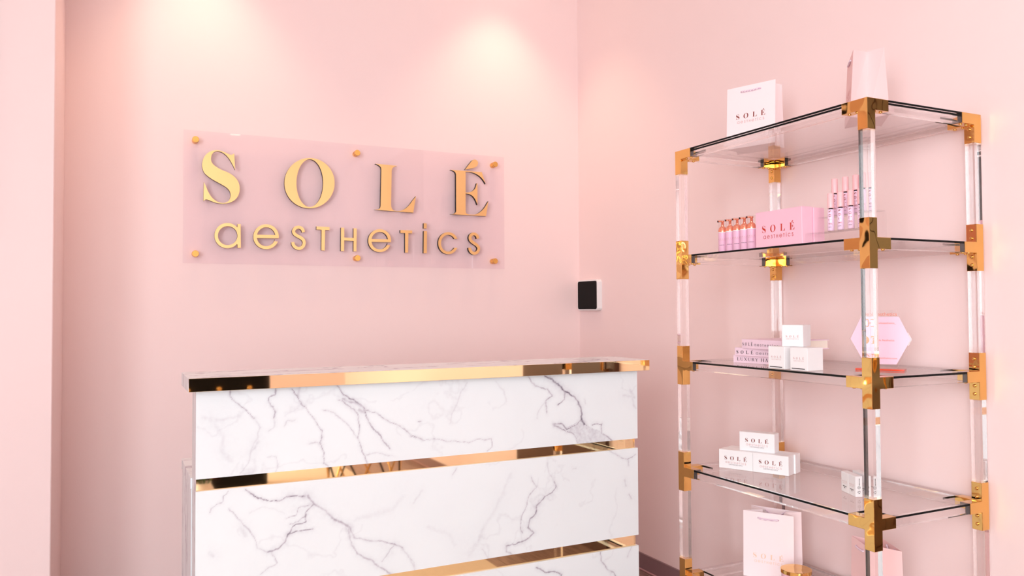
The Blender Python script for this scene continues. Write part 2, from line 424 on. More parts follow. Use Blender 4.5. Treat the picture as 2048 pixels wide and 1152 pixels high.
def plane_loops(crop, loops):
    ox, oy, s = crop
    out = []
    for lp in loops:
        q = []
        for (x, y) in lp:
            p = on_y(ox + x / s, oy + y / s, SIGN_FACE_Y); q.append((p.x, p.z))
        out.append(q)
    return out
LET = [(n, plane_loops(c, l)) for n, c, l in GLYPHS]
def fill_loops(loops):
    """triangles of an outline with holes, as (points, faces)"""
    bm = bmesh.new()
    for lp in loops:
        vs = [bm.verts.new((x, y, 0)) for x, y in lp]
        for i in range(len(vs)): bm.edges.new((vs[i], vs[(i + 1) % len(vs)]))
    bmesh.ops.triangle_fill(bm, use_beauty=True, use_dissolve=False, edges=bm.edges[:])
    bm.verts.index_update()
    v = [(p.co.x, p.co.y) for p in bm.verts]
    f = []
    for fc in bm.faces:
        idx = [q.index for q in fc.verts]
        a, b, c = (Vector(v[i]) for i in idx[:3])
        if (b - a).cross(c - a) < 0: idx.reverse()
        f.append(idx)
    bm.free()
    return v, f
def logo2d(names=None):
    """whole logo flattened, SOLE row 1 wide, centred on x, its baseline at 0"""
    big = [l for n, l in LET[:5]]
    xs = [x for l in big for lp in l for x, y in lp]
    x0, x1 = min(xs), max(xs)
    zb = min(y for lp in LET[2][1] for x, y in lp)
    w = x1 - x0
    V, Fc = [[], []], [[], []]
    for k, (n, l) in enumerate(LET):
        r = 0 if k < 5 else 1
        v, f = fill_loops([[((x - (x0 + x1) / 2) / w, (y - zb) / w) for x, y in lp] for lp in l])
        b = len(V[r]); V[r] += v; Fc[r] += [[b + i for i in q] for q in f]
    return V, Fc
LV, LF = logo2d()
_tc = {}
def text2d(s):
    if s not in _tc:
        cu = bpy.data.curves.new('t', 'FONT'); cu.body = s; cu.size = 1; cu.align_x = 'CENTER'; cu.resolution_u = 3
        o = bpy.data.objects.new('t', cu); COL.objects.link(o)
        me = bpy.data.meshes.new_from_object(o.evaluated_get(bpy.context.evaluated_depsgraph_get()))
        _tc[s] = ([(v.co.x, v.co.y) for v in me.vertices], [list(p.vertices) for p in me.polygons])
        bpy.data.objects.remove(o); bpy.data.curves.remove(cu); bpy.data.meshes.remove(me)
    return _tc[s]
def put(name, vf, origin, u, v, scale, m, parent, off=0.0004, sx=1.0, bend=None):
    """flat print: 2-D shape laid on the plane through origin spanned by u (reading direction) and v (up)"""
    V, Fc = vf
    u = Vector(u).normalized(); v = Vector(v).normalized(); n = u.cross(v)
    o = Vector(origin) + n * off
    mb = MB()
    if bend:                                     # wrapped round a cylinder of radius bend about the vertical through origin - n*bend
        c = Vector(origin) - n * bend
        pts = []
        for (x, y) in V:
            a = x * scale * sx / bend
            pts.append(c + (n * math.cos(a) + u * math.sin(a)) * (bend + off) + v * (y * scale))
        mb.add(pts, Fc)
    else:
        mb.add([o + u * (x * scale * sx) + v * (y * scale) for x, y in V], Fc)
    return mb.obj(name, [m], parent)
def logo(origin, u, v, width, m, parent, m2=None, sub=True, sx=1.0, bend=None):
    put('printed_name', (LV[0], LF[0]), origin, u, v, width, m, parent, sx=sx, bend=bend)
    if sub: put('printed_subtitle', (LV[1], LF[1]), origin, u, v, width, m2 or m, parent, sx=sx, bend=bend)
def dashes(ws):
    V, Fc, x = [], [], 0
    tot = sum(ws) + 0.35 * (len(ws) - 1)
    for w in ws:
        b = len(V); V += [(x - tot / 2, 0.1), (x + w - tot / 2, 0.1), (x + w - tot / 2, 0.62), (x - tot / 2, 0.62)]; Fc.append([b, b + 1, b + 2, b + 3]); x += w + 0.35
    return V, Fc
def serif_word(word, gap=0.22):
    """plain roman capitals from thick and thin bars, cap height 1"""
    def bar(a, b, w):
        a, b = Vector(a), Vector(b); t = (b - a).normalized(); n = Vector((-t.y, t.x)) * w / 2
        return [tuple(a + n), tuple(b + n), tuple(b - n), tuple(a - n)]
    T, t = 0.15, 0.055
    def ser(x, y): return bar((x - 0.13, y), (x + 0.13, y), 0.045)
    G = {'L': (0.62, [bar((0.12, 0), (0.12, 1), T), ser(0.12, 0.98), bar((0, 0.02), (0.6, 0.02), t), bar((0.58, 0), (0.58, 0.22), t)]),
         'U': (0.8, [bar((0.14, 0.98), (0.14, 0.3), T), bar((0.68, 0.98), (0.68, 0.3), t), ser(0.14, 0.98), ser(0.68, 0.98)] +
               [bar((0.41 - 0.27 * math.cos(a), 0.3 - 0.28 * math.sin(a)), (0.41 - 0.27 * math.cos(a + 0.42), 0.3 - 0.28 * math.sin(a + 0.42)), 0.10 - 0.05 * a / 3.2) for a in [0, 0.39, 0.78, 1.17, 1.57, 1.96, 2.35, 2.74]]),
         'X': (0.8, [bar((0.12, 1), (0.68, 0), T), bar((0.66, 1), (0.12, 0), t), ser(0.12, 0.98), ser(0.68, 0.02), ser(0.66, 0.98), ser(0.12, 0.02)]),
         'R': (0.75, [bar((0.14, 0), (0.14, 1), T), ser(0.14, 0.98), ser(0.14, 0.02), bar((0.14, 0.97), (0.4, 0.97), t), bar((0.14, 0.5), (0.4, 0.5), t), bar((0.36, 0.5), (0.68, 0.02), 0.13)] +
               [bar((0.4 + 0.2 * math.cos(a), 0.735 + 0.235 * math.sin(a)), (0.4 + 0.2 * math.cos(a + 0.55), 0.735 + 0.235 * math.sin(a + 0.55)), 0.11) for a in [-1.57, -1.05, -0.53, 0, 0.52, 1.04]]),
         'Y': (0.74, [bar((0.37, 0), (0.37, 0.5), 0.13), bar((0.1, 1), (0.37, 0.46), 0.13), bar((0.64, 1), (0.37, 0.46), t), ser(0.1, 0.98), ser(0.64, 0.98), ser(0.37, 0.02)]),
         'H': (0.86, [bar((0.14, 0), (0.14, 1), T), bar((0.7, 0), (0.7, 1), T), bar((0.14, 0.52), (0.7, 0.52), t), ser(0.14, 0.02), ser(0.14, 0.98), ser(0.7, 0.02), ser(0.7, 0.98)]),
         'A': (0.8, [bar((0.12, 0), (0.4, 1), t), bar((0.4, 1), (0.68, 0), T), bar((0.24, 0.35), (0.56, 0.35), t), ser(0.12, 0.02), ser(0.68, 0.02)]),
         ' ': (0.3, [])}
    V, Fc, x = [], [], 0
    for ch in word:
        w, qs = G[ch]
        for q in qs:
            b = len(V); V += [(x + a, c) for a, c in q]; Fc.append([b + 3, b + 2, b + 1, b])
        x += w + gap
    return [(a, c) for a, c in V], Fc, x - gap

# ================================================================== THE ROOM
LW_X, LW_Y = -2.5635, -0.54                                   # end of the wall that stands forward beside the desk niche
def quadbox(name, d, m, parent=None, bevel=0):
    return struct(bxo(name, d, [m], parent, bevel=bevel))
WALL_T = 0.12
quadbox('wall_back', (LW_X - 0.2, WALL_T, 0, WALL_T, 0, CEIL), M['wall'])
quadbox('wall_right', (0, WALL_T, ROOM_Y0, 0, 0, CEIL), M['wall'])
quadbox('wall_left', (ROOM_X0, LW_X, LW_Y, 0, 0, CEIL), M['wall'], bevel=0.003)
ws = MB()
x0_, x1_ = ROOM_X0 - WALL_T, ROOM_X0
ws.box(x0_, x1_, ROOM_Y0, 0, 0, WIN_Z[0]).box(x0_, x1_, ROOM_Y0, 0, WIN_Z[1], CEIL)
ws.box(x0_, x1_, ROOM_Y0, SIDE_WIN[0], *WIN_Z).box(x0_, x1_, SIDE_WIN[1], 0, *WIN_Z)
struct(ws.obj('wall_side', [M['wall']]))
quadbox('ceiling', (ROOM_X0 - WALL_T, WALL_T, ROOM_Y0 - WALL_T, WALL_T, CEIL, CEIL + 0.1), M['ceiling'])
wf = MB()
y0, y1 = ROOM_Y0 - WALL_T, ROOM_Y0
wf.box(ROOM_X0 - WALL_T, WALL_T, y0, y1, 0, WIN_Z[0]).box(ROOM_X0 - WALL_T, WALL_T, y0, y1, WIN_Z[1], CEIL)
xe = ROOM_X0 - WALL_T
for a, b in WINDOWS:
    wf.box(xe, a, y0, y1, WIN_Z[0], WIN_Z[1]); xe = b
wf.box(xe, WALL_T, y0, y1, WIN_Z[0], WIN_Z[1])
struct(wf.obj('wall_front', [M['wall']]))
for k, (a, b) in enumerate(WINDOWS):
    w = MB(); z0, z1 = WIN_Z
    for (p, q, r, s) in ((a, a + 0.05, z0, z1), (b - 0.05, b, z0, z1), (a, b, z0, z0 + 0.05), (a, b, z1 - 0.05, z1), ((a + b) / 2 - 0.02, (a + b) / 2 + 0.02, z0, z1)):
        w.box(p, q, y0 + 0.03, y0 + 0.08, r, s)
    wo = struct(w.obj('window_%d' % (k + 1), [M['black']]))
    bxo('pane', (a, b, y0 + 0.05, y0 + 0.055, z0, z1), [M['sheet']], wo)
w = MB(); a, b = SIDE_WIN; z0, z1 = WIN_Z
for (p, q, r, s_) in ((a, a + 0.05, z0, z1), (b - 0.05, b, z0, z1), (a, b, z0, z0 + 0.05), (a, b, z1 - 0.05, z1), ((a + b) / 2 - 0.02, (a + b) / 2 + 0.02, z0, z1)):
    w.box(ROOM_X0 - WALL_T + 0.03, ROOM_X0 - WALL_T + 0.08, p, q, r, s_)
wo = struct(w.obj('window_2', [M['black']]))
bxo('pane', (ROOM_X0 - WALL_T + 0.05, ROOM_X0 - WALL_T + 0.055, a, b, z0, z1), [M['sheet']], wo)
# floor: slab and planks
fl = quadbox('floor', (ROOM_X0 - WALL_T, WALL_T, ROOM_Y0 - WALL_T, WALL_T, -0.12, -0.008), mat('floor_joint', srgb(60, 44, 44), 0.7))
pw, pl = 0.186, 1.22
x = ROOM_X0; row = 0
while x < -0.002:
    xb = min(x + pw, 0.0)
    yy = ROOM_Y0 - (row * 0.47) % pl
    while yy < 0:
        a, b = max(yy, ROOM_Y0), min(yy + pl, 0.0)
        if b - a > 0.05:
            bxo('plank', (x + 0.001, xb - 0.001, a + 0.001, b - 0.001, -0.008, 0.0), [M['plank']], fl)
        yy += pl
    x += pw; row += 1
def baseboard(name, d):
    return struct(bxo(name, d, [M['baseboard']], bevel=0.003))
BH = 0.0845
baseboard('baseboard_right', (-0.008, 0.0, ROOM_Y0, -0.009, 0, BH))
toe = bxo('toe', (-0.016, -0.008, ROOM_Y0, -0.017, 0, 0.010), [mat('vinyl_toe_sheen', srgb(176, 134, 136), 0.4)], bpy.data.objects['baseboard_right'], bevel=0.003)  # paler toe colour stands in for its reflection of light
baseboard('baseboard_back', (LW_X + 0.009, -0.009, -0.008, 0.0, 0, BH))
baseboard('baseboard_left', (ROOM_X0, LW_X, LW_Y - 0.008, LW_Y, 0, BH))
baseboard('baseboard_return', (LW_X, LW_X + 0.008, LW_Y, -0.009, 0, BH))
# downlights
for k, ((x, y), pwr) in enumerate(zip(DOWNLIGHTS, DOWN_POWER)):
    t = thing('ceiling_downlight', 'round recessed warm downlight in the white ceiling', 'ceiling light', (x, y, CEIL), group='recessed ceiling downlights')
    MB().lathe([(0.062, -0.004), (0.075, -0.006), (0.082, 0.0)], 32, cap=False).obj('trim_ring', [M['white_plastic']], t)
    MB().lathe([(0.0, -0.003), (0.062, -0.003)], 32, cap=False).obj('lens', [M['lamp']], t)
    ld = bpy.data.lights.new('downlight_bulb', 'SPOT'); ld.energy = pwr * 4; ld.color = (1.0, 0.69, 0.45)
    ld.spot_size = math.radians(86); ld.spot_blend = 0.8; ld.shadow_soft_size = 0.05
    lo = bpy.data.objects.new('downlight_bulb', ld); COL.objects.link(lo); lo.parent = t; lo.location = (0, 0, -0.03)

# added door by the shelf and dark panel by the niche, darkening gold reflections
M['walnut'] = mat('dark_walnut', srgb(74, 44, 32), 0.35, noise_amt=0.25, noise_scale=12)
dr = struct(bxo('added_door', (-0.03, -0.0005, -3.68, -2.66, 0.0, 2.75), [M['walnut']], bevel=0.002), 'tall dark walnut door added in the pink wall to darken gold reflections')
bxo('door_panel', (-0.036, -0.0302, -3.60, -2.74, 0.12, 1.10), [M['walnut']], dr, bevel=0.002)
bxo('door_panel', (-0.036, -0.0302, -3.60, -2.74, 1.22, 2.66), [M['walnut']], dr, bevel=0.002)
MB().tube([(-0.036, -2.71, 0.98), (-0.075, -2.71, 0.98), (-0.075, -2.71, 1.22), (-0.036, -2.71, 1.22)], 0.009, 10).obj('door_handle', [M['gold']], dr)
scr = thing('added_dark_panel', 'large dark flat panel added high beside the desk niche to darken gold reflections', 'dark panel', (-3.39, LW_Y, 2.15))
bxo('panel_frame', (-0.62, 0.62, -0.04, -0.0005, -0.60, 0.62), [M['black']], scr, bevel=0.003)
bxo('panel_glass', (-0.60, 0.60, -0.0425, -0.0402, -0.58, 0.60), [M['black_glass']], scr)
# ================================================================== RECEPTION DESK
DO, DA = Vector((-2.149, -1.5238, 0)), 0.00827
desk = thing('reception_desk', 'white marble reception desk with mirrored gold bands beneath the wall sign', 'reception desk', DO, DA)
DL = 1.484
_dex = Vector((math.cos(DA), math.sin(DA), 0)); _dey = Vector((-math.sin(DA), math.cos(DA), 0))
def desk_uv(px, py):
    d = ray(px, py); t = (DO - CAM).dot(_dey) / d.dot(_dey); p = CAM + d * t
    return ((p - DO).dot(_dex), p.z)
LC, RC = (340, 700, 2.548), (820, 700, 2.548)
VEINS = [  # crop, darkness, width in mm, points
    (LC, .55, 1.6, [(315, 195), (308, 235), (350, 280), (400, 325), (430, 350)]), (LC, .2, 2.6, [(430, 350), (465, 400), (450, 440), (430, 470), (412, 510), (408, 560), (385, 600), (360, 630)]),
    (LC, .5, 2.2, [(545, 200), (540, 230), (505, 245), (503, 270), (520, 290), (535, 315), (525, 342)]), (LC, .22, 2.5, [(525, 345), (530, 385), (500, 410)]),
    (LC, .55, 1.8, [(620, 200), (660, 255), (700, 310), (740, 355), (778, 410), (765, 470), (785, 520), (785, 575), (818, 608)]), (LC, .25, 6, [(660, 190), (650, 235), (668, 265)]),
    (LC, .4, 2, [(780, 305), (830, 315), (870, 350), (910, 390), (940, 430), (965, 445)]),
    (LC, .6, 2.2, [(850, 185), (885, 230), (940, 262), (990, 298), (1000, 340), (1030, 390), (1080, 450), (1118, 502)]),
    (LC, .45, 2, [(860, 255), (920, 285), (950, 330), (965, 380), (965, 440), (980, 500), (1000, 560), (1012, 592)]),
    (LC, .4, 6, [(880, 255), (940, 270), (985, 300), (990, 320), (960, 310)]),
    (LC, .45, 1.8, [(1000, 310), (1060, 325), (1130, 370), (1190, 400), (1230, 440), (1290, 452)]),
    (RC, .4, 1.8, [(0, 447), (80, 455), (150, 456), (240, 466), (300, 470), (360, 455), (412, 455), (418, 488), (395, 515)]),
    (LC, .35, 2.5, [(710, 475), (748, 470), (765, 482), (775, 440)]), (LC, .25, 7, [(440, 470), (432, 500), (415, 520)]), (LC, .25, 2, [(500, 545), (540, 550), (545, 600), (530, 625)]),
    (LC, .12, 8, [(170, 350), (260, 360), (350, 340)]), (LC, .12, 9, [(230, 380), (270, 450), (260, 520), (310, 560)]), (LC, .12, 12, [(430, 560), (440, 610), (380, 640)]),
    (LC, .3, 2, [(580, 390), (600, 365), (640, 360)]), (LC, .12, 3, [(590, 340), (650, 300)]), (LC, .25, 2, [(1000, 535), (1050, 525), (1085, 530), (1140, 545)]),
    (RC, .5, 2.4, [(600, 132), (640, 185), (700, 205), (722, 235), (690, 262), (700, 320)]), (RC, .2, 3, [(690, 262), (655, 310), (650, 350)]),
    (RC, .75, 3.6, [(685, 132), (740, 170), (790, 210), (840, 240), (868, 290), (875, 340), (888, 382)]), (RC, .55, 2.4, [(790, 205), (785, 250), (755, 280)]),
    (RC, .3, 8, [(700, 140), (750, 175), (800, 215)]),
    (RC, .7, 2.2, [(730, 378), (770, 378), (800, 405), (850, 380), (870, 355), (900, 388)]), (RC, .6, 2.2, [(930, 380), (975, 380), (970, 425), (1005, 440), (1040, 465)]),
    (RC, .6, 2, [(735, 385), (790, 410), (830, 430), (855, 475)]),
    (RC, .2, 3, [(290, 165), (260, 215), (240, 280), (210, 330), (205, 375)]), (RC, .16, 3, [(435, 160), (480, 220), (490, 260)]), (RC, .5, 2, [(45, 360), (58, 360)]),
    (RC, .18, 6, [(1090, 230), (1145, 240), (1120, 200), (1150, 300)]), (RC, .3, 2, [(890, 250), (895, 275)]),
    # second board
    (LC, .65, 2, [(385, 710), (430, 745), (490, 765), (560, 765), (620, 745), (692, 740)]), (LC, .3, 5, [(590, 750), (640, 742), (695, 738)]),
    (LC, .45, 4.5, [(705, 740), (735, 790), (790, 820), (840, 865), (910, 905)]), (LC, .4, 2.4, [(910, 905), (940, 955), (1000, 968), (1080, 972), (1150, 988), (1185, 1010)]),
    (LC, .45, 3, [(905, 900), (922, 985), (960, 1040), (1030, 1080), (1090, 1120), (1140, 1152), (1190, 1200)]),
    (LC, .55, 2.4, [(728, 790), (690, 830), (690, 880), (640, 890), (600, 940), (590, 975), (560, 1010), (500, 1032)]), (LC, .35, 2, [(500, 1032), (455, 1012), (430, 955), (400, 912), (340, 850), (300, 810)]),
    (LC, .6, 2.2, [(598, 938), (640, 925), (732, 912)]), (LC, .4, 1.8, [(590, 858), (640, 840), (655, 800), (720, 790)]), (LC, .4, 1.8, [(610, 890), (660, 870), (690, 845)]),
    (LC, .4, 1.8, [(300, 720), (272, 750), (270, 775), (212, 800), (206, 825)]), (LC, .35, 2, [(515, 1030), (545, 1085), (500, 1110), (455, 1147)]),
    (LC, .10, 12, [(1190, 750), (1130, 810), (1010, 850), (940, 870)]), (LC, .35, 2, [(1150, 988), (1105, 1040), (1080, 1075)]), (LC, .3, 2, [(1185, 1010), (1240, 1080), (1245, 1120)]),
    (LC, .18, 9, [(365, 905), (385, 940)]), (LC, .2, 5, [(205, 1035), (225, 1050)]), (LC, .08, 20, [(640, 800), (700, 860), (640, 900)]), (LC, .12, 3, [(400, 830), (480, 800), (580, 830)]),
    (LC, .08, 14, [(1080, 980), (1130, 1030), (1090, 1060)]),
    (RC, .45, 2, [(615, 650), (642, 700), (605, 745), (595, 800), (567, 850), (560, 910), (575, 930)]),
    (RC, .55, 2.6, [(735, 670), (745, 690), (720, 730), (672, 760), (645, 790), (640, 835), (610, 860), (600, 905), (632, 930), (610, 955), (540, 985), (490, 1000)]),
    (RC, .35, 4, [(490, 1000), (495, 1030), (530, 1048), (485, 1055)]), (RC, .25, 2, [(700, 575), (710, 630), (738, 672)]), (RC, .3, 6, [(660, 765), (640, 800), (642, 830)]),
    (RC, .4, 2, [(1005, 512), (1060, 540), (1110, 555), (1152, 535)]), (RC, .35, 2, [(1112, 555), (1115, 588)]), (RC, .3, 3, [(1095, 655), (1102, 690)]), (RC, .4, 3, [(1118, 740), (1130, 757)]),
    (RC, .35, 2, [(235, 608), (215, 640)]), (RC, .10, 9, [(510, 640), (470, 740), (430, 830), (370, 910), (340, 990), (300, 1040)]), (RC, .10, 8, [(90, 900), (200, 940), (230, 990)]),
    (RC, .25, 2, [(370, 1012), (400, 1060)]), (RC, .15, 5, [(20, 780), (60, 720)]), (RC, .2, 4, [(0, 1070), (20, 1110)]), (RC, .2, 2, [(825, 602), (845, 602)]),
    # third board
    (RC, .7, 2.6, [(645, 1108), (690, 1135), (740, 1128), (775, 1142), (760, 1180), (700, 1230), (720, 1300)]), (RC, .5, 2, [(970, 1035), (970, 1080), (1010, 1120), (1042, 1135), (1060, 1190)]),
    (RC, .25, 3, [(1130, 998), (1110, 1050)]), (LC, .5, 2.4, [(300, 1320), (420, 1370), (560, 1400), (700, 1500)]), (LC, .4, 2.2, [(900, 1240), (960, 1340), (1080, 1400), (1200, 1500)]),
]
_rs = np.random.RandomState(3); _G = _rs.rand(256, 256)
def vnoise(x, y):
    xi = np.floor(x).astype(int); yi = np.floor(y).astype(int); fx = x - xi; fy = y - yi
    fx = fx * fx * (3 - 2 * fx); fy = fy * fy * (3 - 2 * fy)
    g = lambda a, b: _G[a % 256, b % 256]
    return (g(xi, yi) * (1 - fx) + g(xi + 1, yi) * fx) * (1 - fy) + (g(xi, yi + 1) * (1 - fx) + g(xi + 1, yi + 1) * fx) * fy
def fbm(x, y, o=4):
    s = 0; a = 0.5
    for k in range(o):
        s = s + a * vnoise(x * 2 ** k + 17 * k, y * 2 ** k + 31 * k); a *= 0.5
    return s / (1 - 0.5 ** o)
PATCH = [desk_uv(RC[0] + x / RC[2], RC[1] + y / RC[2]) for x, y in [(735, 383), (790, 398), (868, 358), (900, 388), (975, 420), (1045, 468), (860, 480), (838, 430)]]
def vein_field(U, Z):
    wx = U + 0.011 * (fbm(U * 24, Z * 24) - 0.5) + 0.006 * (fbm(U * 90 + 9, Z * 90) - 0.5)
    wz = Z + 0.011 * (fbm(U * 24 + 50, Z * 24 + 80) - 0.5) + 0.006 * (fbm(U * 90 + 70, Z * 90 + 20) - 0.5)
    out = np.zeros_like(U)
    br = 0.55 + 0.9 * fbm(U * 30 + 5, Z * 30 + 7)
    for c, dark, w, pts in VEINS:
        q = [desk_uv(c[0] + x / c[2], c[1] + y / c[2]) for x, y in pts]
        d2 = np.full_like(U, 1e9)
        for (ax, ay), (bx, by) in zip(q[:-1], q[1:]):
            ex, ey = bx - ax, by - ay; l2 = ex * ex + ey * ey + 1e-12
            t = np.clip(((wx - ax) * ex + (wz - ay) * ey) / l2, 0, 1)
            d2 = np.minimum(d2, (wx - ax - t * ex) ** 2 + (wz - ay - t * ey) ** 2)
        w_ = w * 0.00072 * (0.5 + 0.9 * fbm(U * 45 + 3 * w, Z * 45))
        d = np.sqrt(d2)
        out = np.maximum(out, dark * br * np.exp(-(d / w_) ** 2)) + 0.24 * dark * np.exp(-(d / (w_ * 5)) ** 2)
    P = np.array(PATCH); ins = np.zeros(U.shape, bool)
    for i in range(len(P)):
        (ax, ay), (bx, by) = P[i], P[i - 1]
        cnd = ((ay > wz) != (by > wz)) & (wx < (bx - ax) * (wz - ay) / (by - ay + 1e-12) + ax)
        ins ^= cnd
    out = np.maximum(out, np.where(ins, 0.18 + 0.35 * (fbm(U * 60, Z * 60) - 0.25), 0))
    r = np.abs(fbm(U * 5.5 + 11, Z * 5.5 + 3, 5) - 0.5)
    out = out + 0.10 * np.exp(-(r / 0.012) ** 2) * (fbm(U * 4, Z * 4 + 40) > 0.5)
    out = out + 0.05 * np.clip(fbm(U * 6 + 33, Z * 6 + 21) - 0.45, 0, 1) * 2
    return np.clip(out * 0.6 + 0.5 * np.clip(out - 0.4, 0, 1), 0, 1)
def marble_board(name, z0, z1, x1, parent, th=0.016):
    nx, nz = int(x1 / 0.0025), max(2, int((z1 - z0) / 0.0025))
    us = np.linspace(0, x1, nx + 1); zs = np.linspace(z0, z1, nz + 1)
    U, Z = np.meshgrid(us, zs)
    vein = vein_field(U, Z).ravel()
    n = (nx + 1) * (nz + 1)
    co = np.zeros((n + 4, 3)); co[:n, 0] = U.ravel(); co[:n, 2] = Z.ravel()
    co[n:] = [(0, th, z0), (x1, th, z0), (x1, th, z1), (0, th, z1)]
    i = np.arange(nx)[None, :] + (np.arange(nz) * (nx + 1))[:, None]
    quads = np.stack([i, i + 1, i + nx + 2, i + nx + 1], -1).reshape(-1, 4).tolist()
    bl, br_, tr, tl = n, n + 1, n + 2, n + 3
    row0 = list(range(nx + 1)); rowN = [nz * (nx + 1) + k for k in range(nx + 1)]
    c0 = [k * (nx + 1) for k in range(nz + 1)]; c1 = [k * (nx + 1) + nx for k in range(nz + 1)]
    quads += [[bl, br_] + row0[::-1], rowN + [tr, tl], c0 + [tl, bl], [br_, tr] + c1[::-1], [bl, tl, tr, br_]]
    me = bpy.data.meshes.new(name); me.from_pydata(co.tolist(), [], quads); me.materials.append(M['marble_face'])
    at = me.attributes.new('vein', 'FLOAT', 'POINT')
    at.data.foreach_set('value', np.concatenate([vein, np.zeros(4)]).astype(np.float32))
    return link(name, me, parent)
BOARDS = [(0.8325, 1.0775), (0.4885, 0.7985), (0.125, 0.4505)]
for z0, z1 in BOARDS:
    marble_board('marble_board', z0, z1, DL, desk)
for z0, z1 in ((0.7985, 0.8325), (0.4505, 0.4885)):
    bxo('gold_band', (0.002, DL - 0.008, 0.008, 0.016, z0, z1), [M['gold_mirror']], desk)
bxo('front_core', (0.004, DL - 0.004, 0.016, 0.164, 0.05, 1.0775), [M['marble']], desk)
bxo('kick_board', (0.03, DL - 0.03, 0.03, 0.15, 0.0, 0.05), [M['black']], desk)
bxo('gold_band', (0.004, DL - 0.008, 0.010, 0.016, 0.05, 0.125), [M['gold_mirror']], desk)
ledge = bxo('ledge', (-0.023, DL + 0.029, -0.035, 0.205, 1.0775, 1.1155), [M['marble']], desk, bevel=0.0006)
bxo('gold_trim', (-0.022, DL + 0.028, -0.0375, -0.0352, 1.078, 1.115), [M['gold_mirror']], ledge, bevel=0.0006)
bxo('worktop', (0.0, DL - 0.002, 0.165, 0.515, 0.774, 0.806), [M['marble']], desk, bevel=0.0006)
bxo('side_panel', (0.002, 0.022, 0.165, 0.512, 0.0, 0.774), [M['marble']], desk, bevel=0.0006)
bxo('side_panel', (DL - 0.024, DL - 0.004, 0.165, 0.512, 0.0, 0.774), [M['marble']], desk, bevel=0.0006)

# ================================================================== WALL SIGN
sign = thing('wall_sign', 'clear acrylic wall sign with raised gold lettering above the desk', 'sign', (-1.288, 0, 1.82))
def sx(p): return (p[0] + 1.288, p[1], p[2] - 1.82)
SX0, SX1, SZ0, SZ1 = -2.0914, -0.4847, 1.5158, 2.1218
bxo('plate', (SX0 + 1.288, SX1 + 1.288, -0.028, -0.022, SZ0 - 1.82, SZ1 - 1.82), [M['plate']], sign, bevel=0.0008)
km = MB().lathe([(0.0, 0), (0.0145, 0), (0.0145, 0.022), (0.0125, 0.022), (0.0125, 0.0285), (0.0148, 0.0285), (0.0148, 0.0415), (0.0136, 0.043), (0.0, 0.043)], 28, cap=False, smooth=False).mesh('standoff', [M['gold_knob']])
for px, py in ((391.5, 278.5), (715, 305.5), (991, 328.5), (391, 507), (715.5, 516), (991, 522)):
    p = on_y(px, py, -0.043)
    link('standoff', km, sign, sx((p.x, 0, p.z)), (math.pi / 2, 0, 0))
for n, loops in LET:
    v, f = fill_loops(loops)
    mb = MB()
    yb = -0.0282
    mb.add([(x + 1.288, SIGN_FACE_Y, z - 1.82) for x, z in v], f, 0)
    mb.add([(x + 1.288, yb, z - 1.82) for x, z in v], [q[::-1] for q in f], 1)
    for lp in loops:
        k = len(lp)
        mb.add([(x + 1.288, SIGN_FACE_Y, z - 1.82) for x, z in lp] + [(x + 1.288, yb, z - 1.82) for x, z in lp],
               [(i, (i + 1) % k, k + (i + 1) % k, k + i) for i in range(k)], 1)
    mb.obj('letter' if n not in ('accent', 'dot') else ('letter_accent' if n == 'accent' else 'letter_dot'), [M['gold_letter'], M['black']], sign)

# ================================================================== WALL PANEL
tp = thing('wall_touch_panel', 'white rounded wall panel with black screen beside the room corner', 'wall panel', (0, -0.13, 1.374))
bm = bmesh.new(); bmesh.ops.create_cube(bm, size=1)
for v in bm.verts: v.co = Vector((v.co.x * 0.028 - 0.014, v.co.y * 0.214, v.co.z * 0.170))
bmesh.ops.bevel(bm, geom=[e for e in bm.edges if abs(e.verts[0].co.x - e.verts[1].co.x) > 0.01], offset=0.018, segments=6, affect='EDGES', profile=0.5)
bmesh.ops.bevel(bm, geom=[e for e in bm.edges if all(v.co.x < -0.027 for v in e.verts)], offset=0.004, segments=3, affect='EDGES', profile=0.5)
me = bpy.data.meshes.new('housing'); bm.to_mesh(me); bm.free(); me.materials.append(M['white_plastic']); link('housing', me, tp)
bm = bmesh.new(); bmesh.ops.create_cube(bm, size=1)
for v in bm.verts: v.co = Vector((v.co.x * 0.002 - 0.0285, v.co.y * 0.196, v.co.z * 0.154))
bmesh.ops.bevel(bm, geom=[e for e in bm.edges if abs(e.verts[0].co.x - e.verts[1].co.x) > 0.001], offset=0.011, segments=5, affect='EDGES', profile=0.5)
me = bpy.data.meshes.new('screen'); bm.to_mesh(me); bm.free(); me.materials.append(M['black_glass']); link('screen', me, tp)

# ================================================================== DISPLAY SHELF
XS, YL, W, D, SP, HJ, S = -0.50714, -1.5723, 0.81151, 0.4548, 0.38381, 0.070, 0.0323
Z1 = 1.85952
ARM = HJ - S / 2
ZC = [Z1 - SP * i for i in range(5)]
ZT = [z + S / 2 for z in ZC]
unit = thing('display_shelf', 'clear acrylic open shelving unit with polished gold corner fittings', 'shelving unit', (XS + D / 2, YL - W / 2 + S / 2, 0))
UO = Vector(unit.location)
CORN = {'far_outer': (0, 0, 1, -1), 'near_outer': (0, -W, 1, 1), 'far_inner': (D, 0, -1, -1), 'near_inner': (D, -W, -1, 1)}  # post origin, arm directions
screw_me = MB().lathe([(0.0, 0.0032), (0.0018, 0.0032), (0.0018, 0.0015), (0.0024, 0.0034), (0.0042, 0.003), (0.0050, 0.0018), (0.0050, 0)][::-1], 16, cap=False).mesh('screw', [M['gold']])
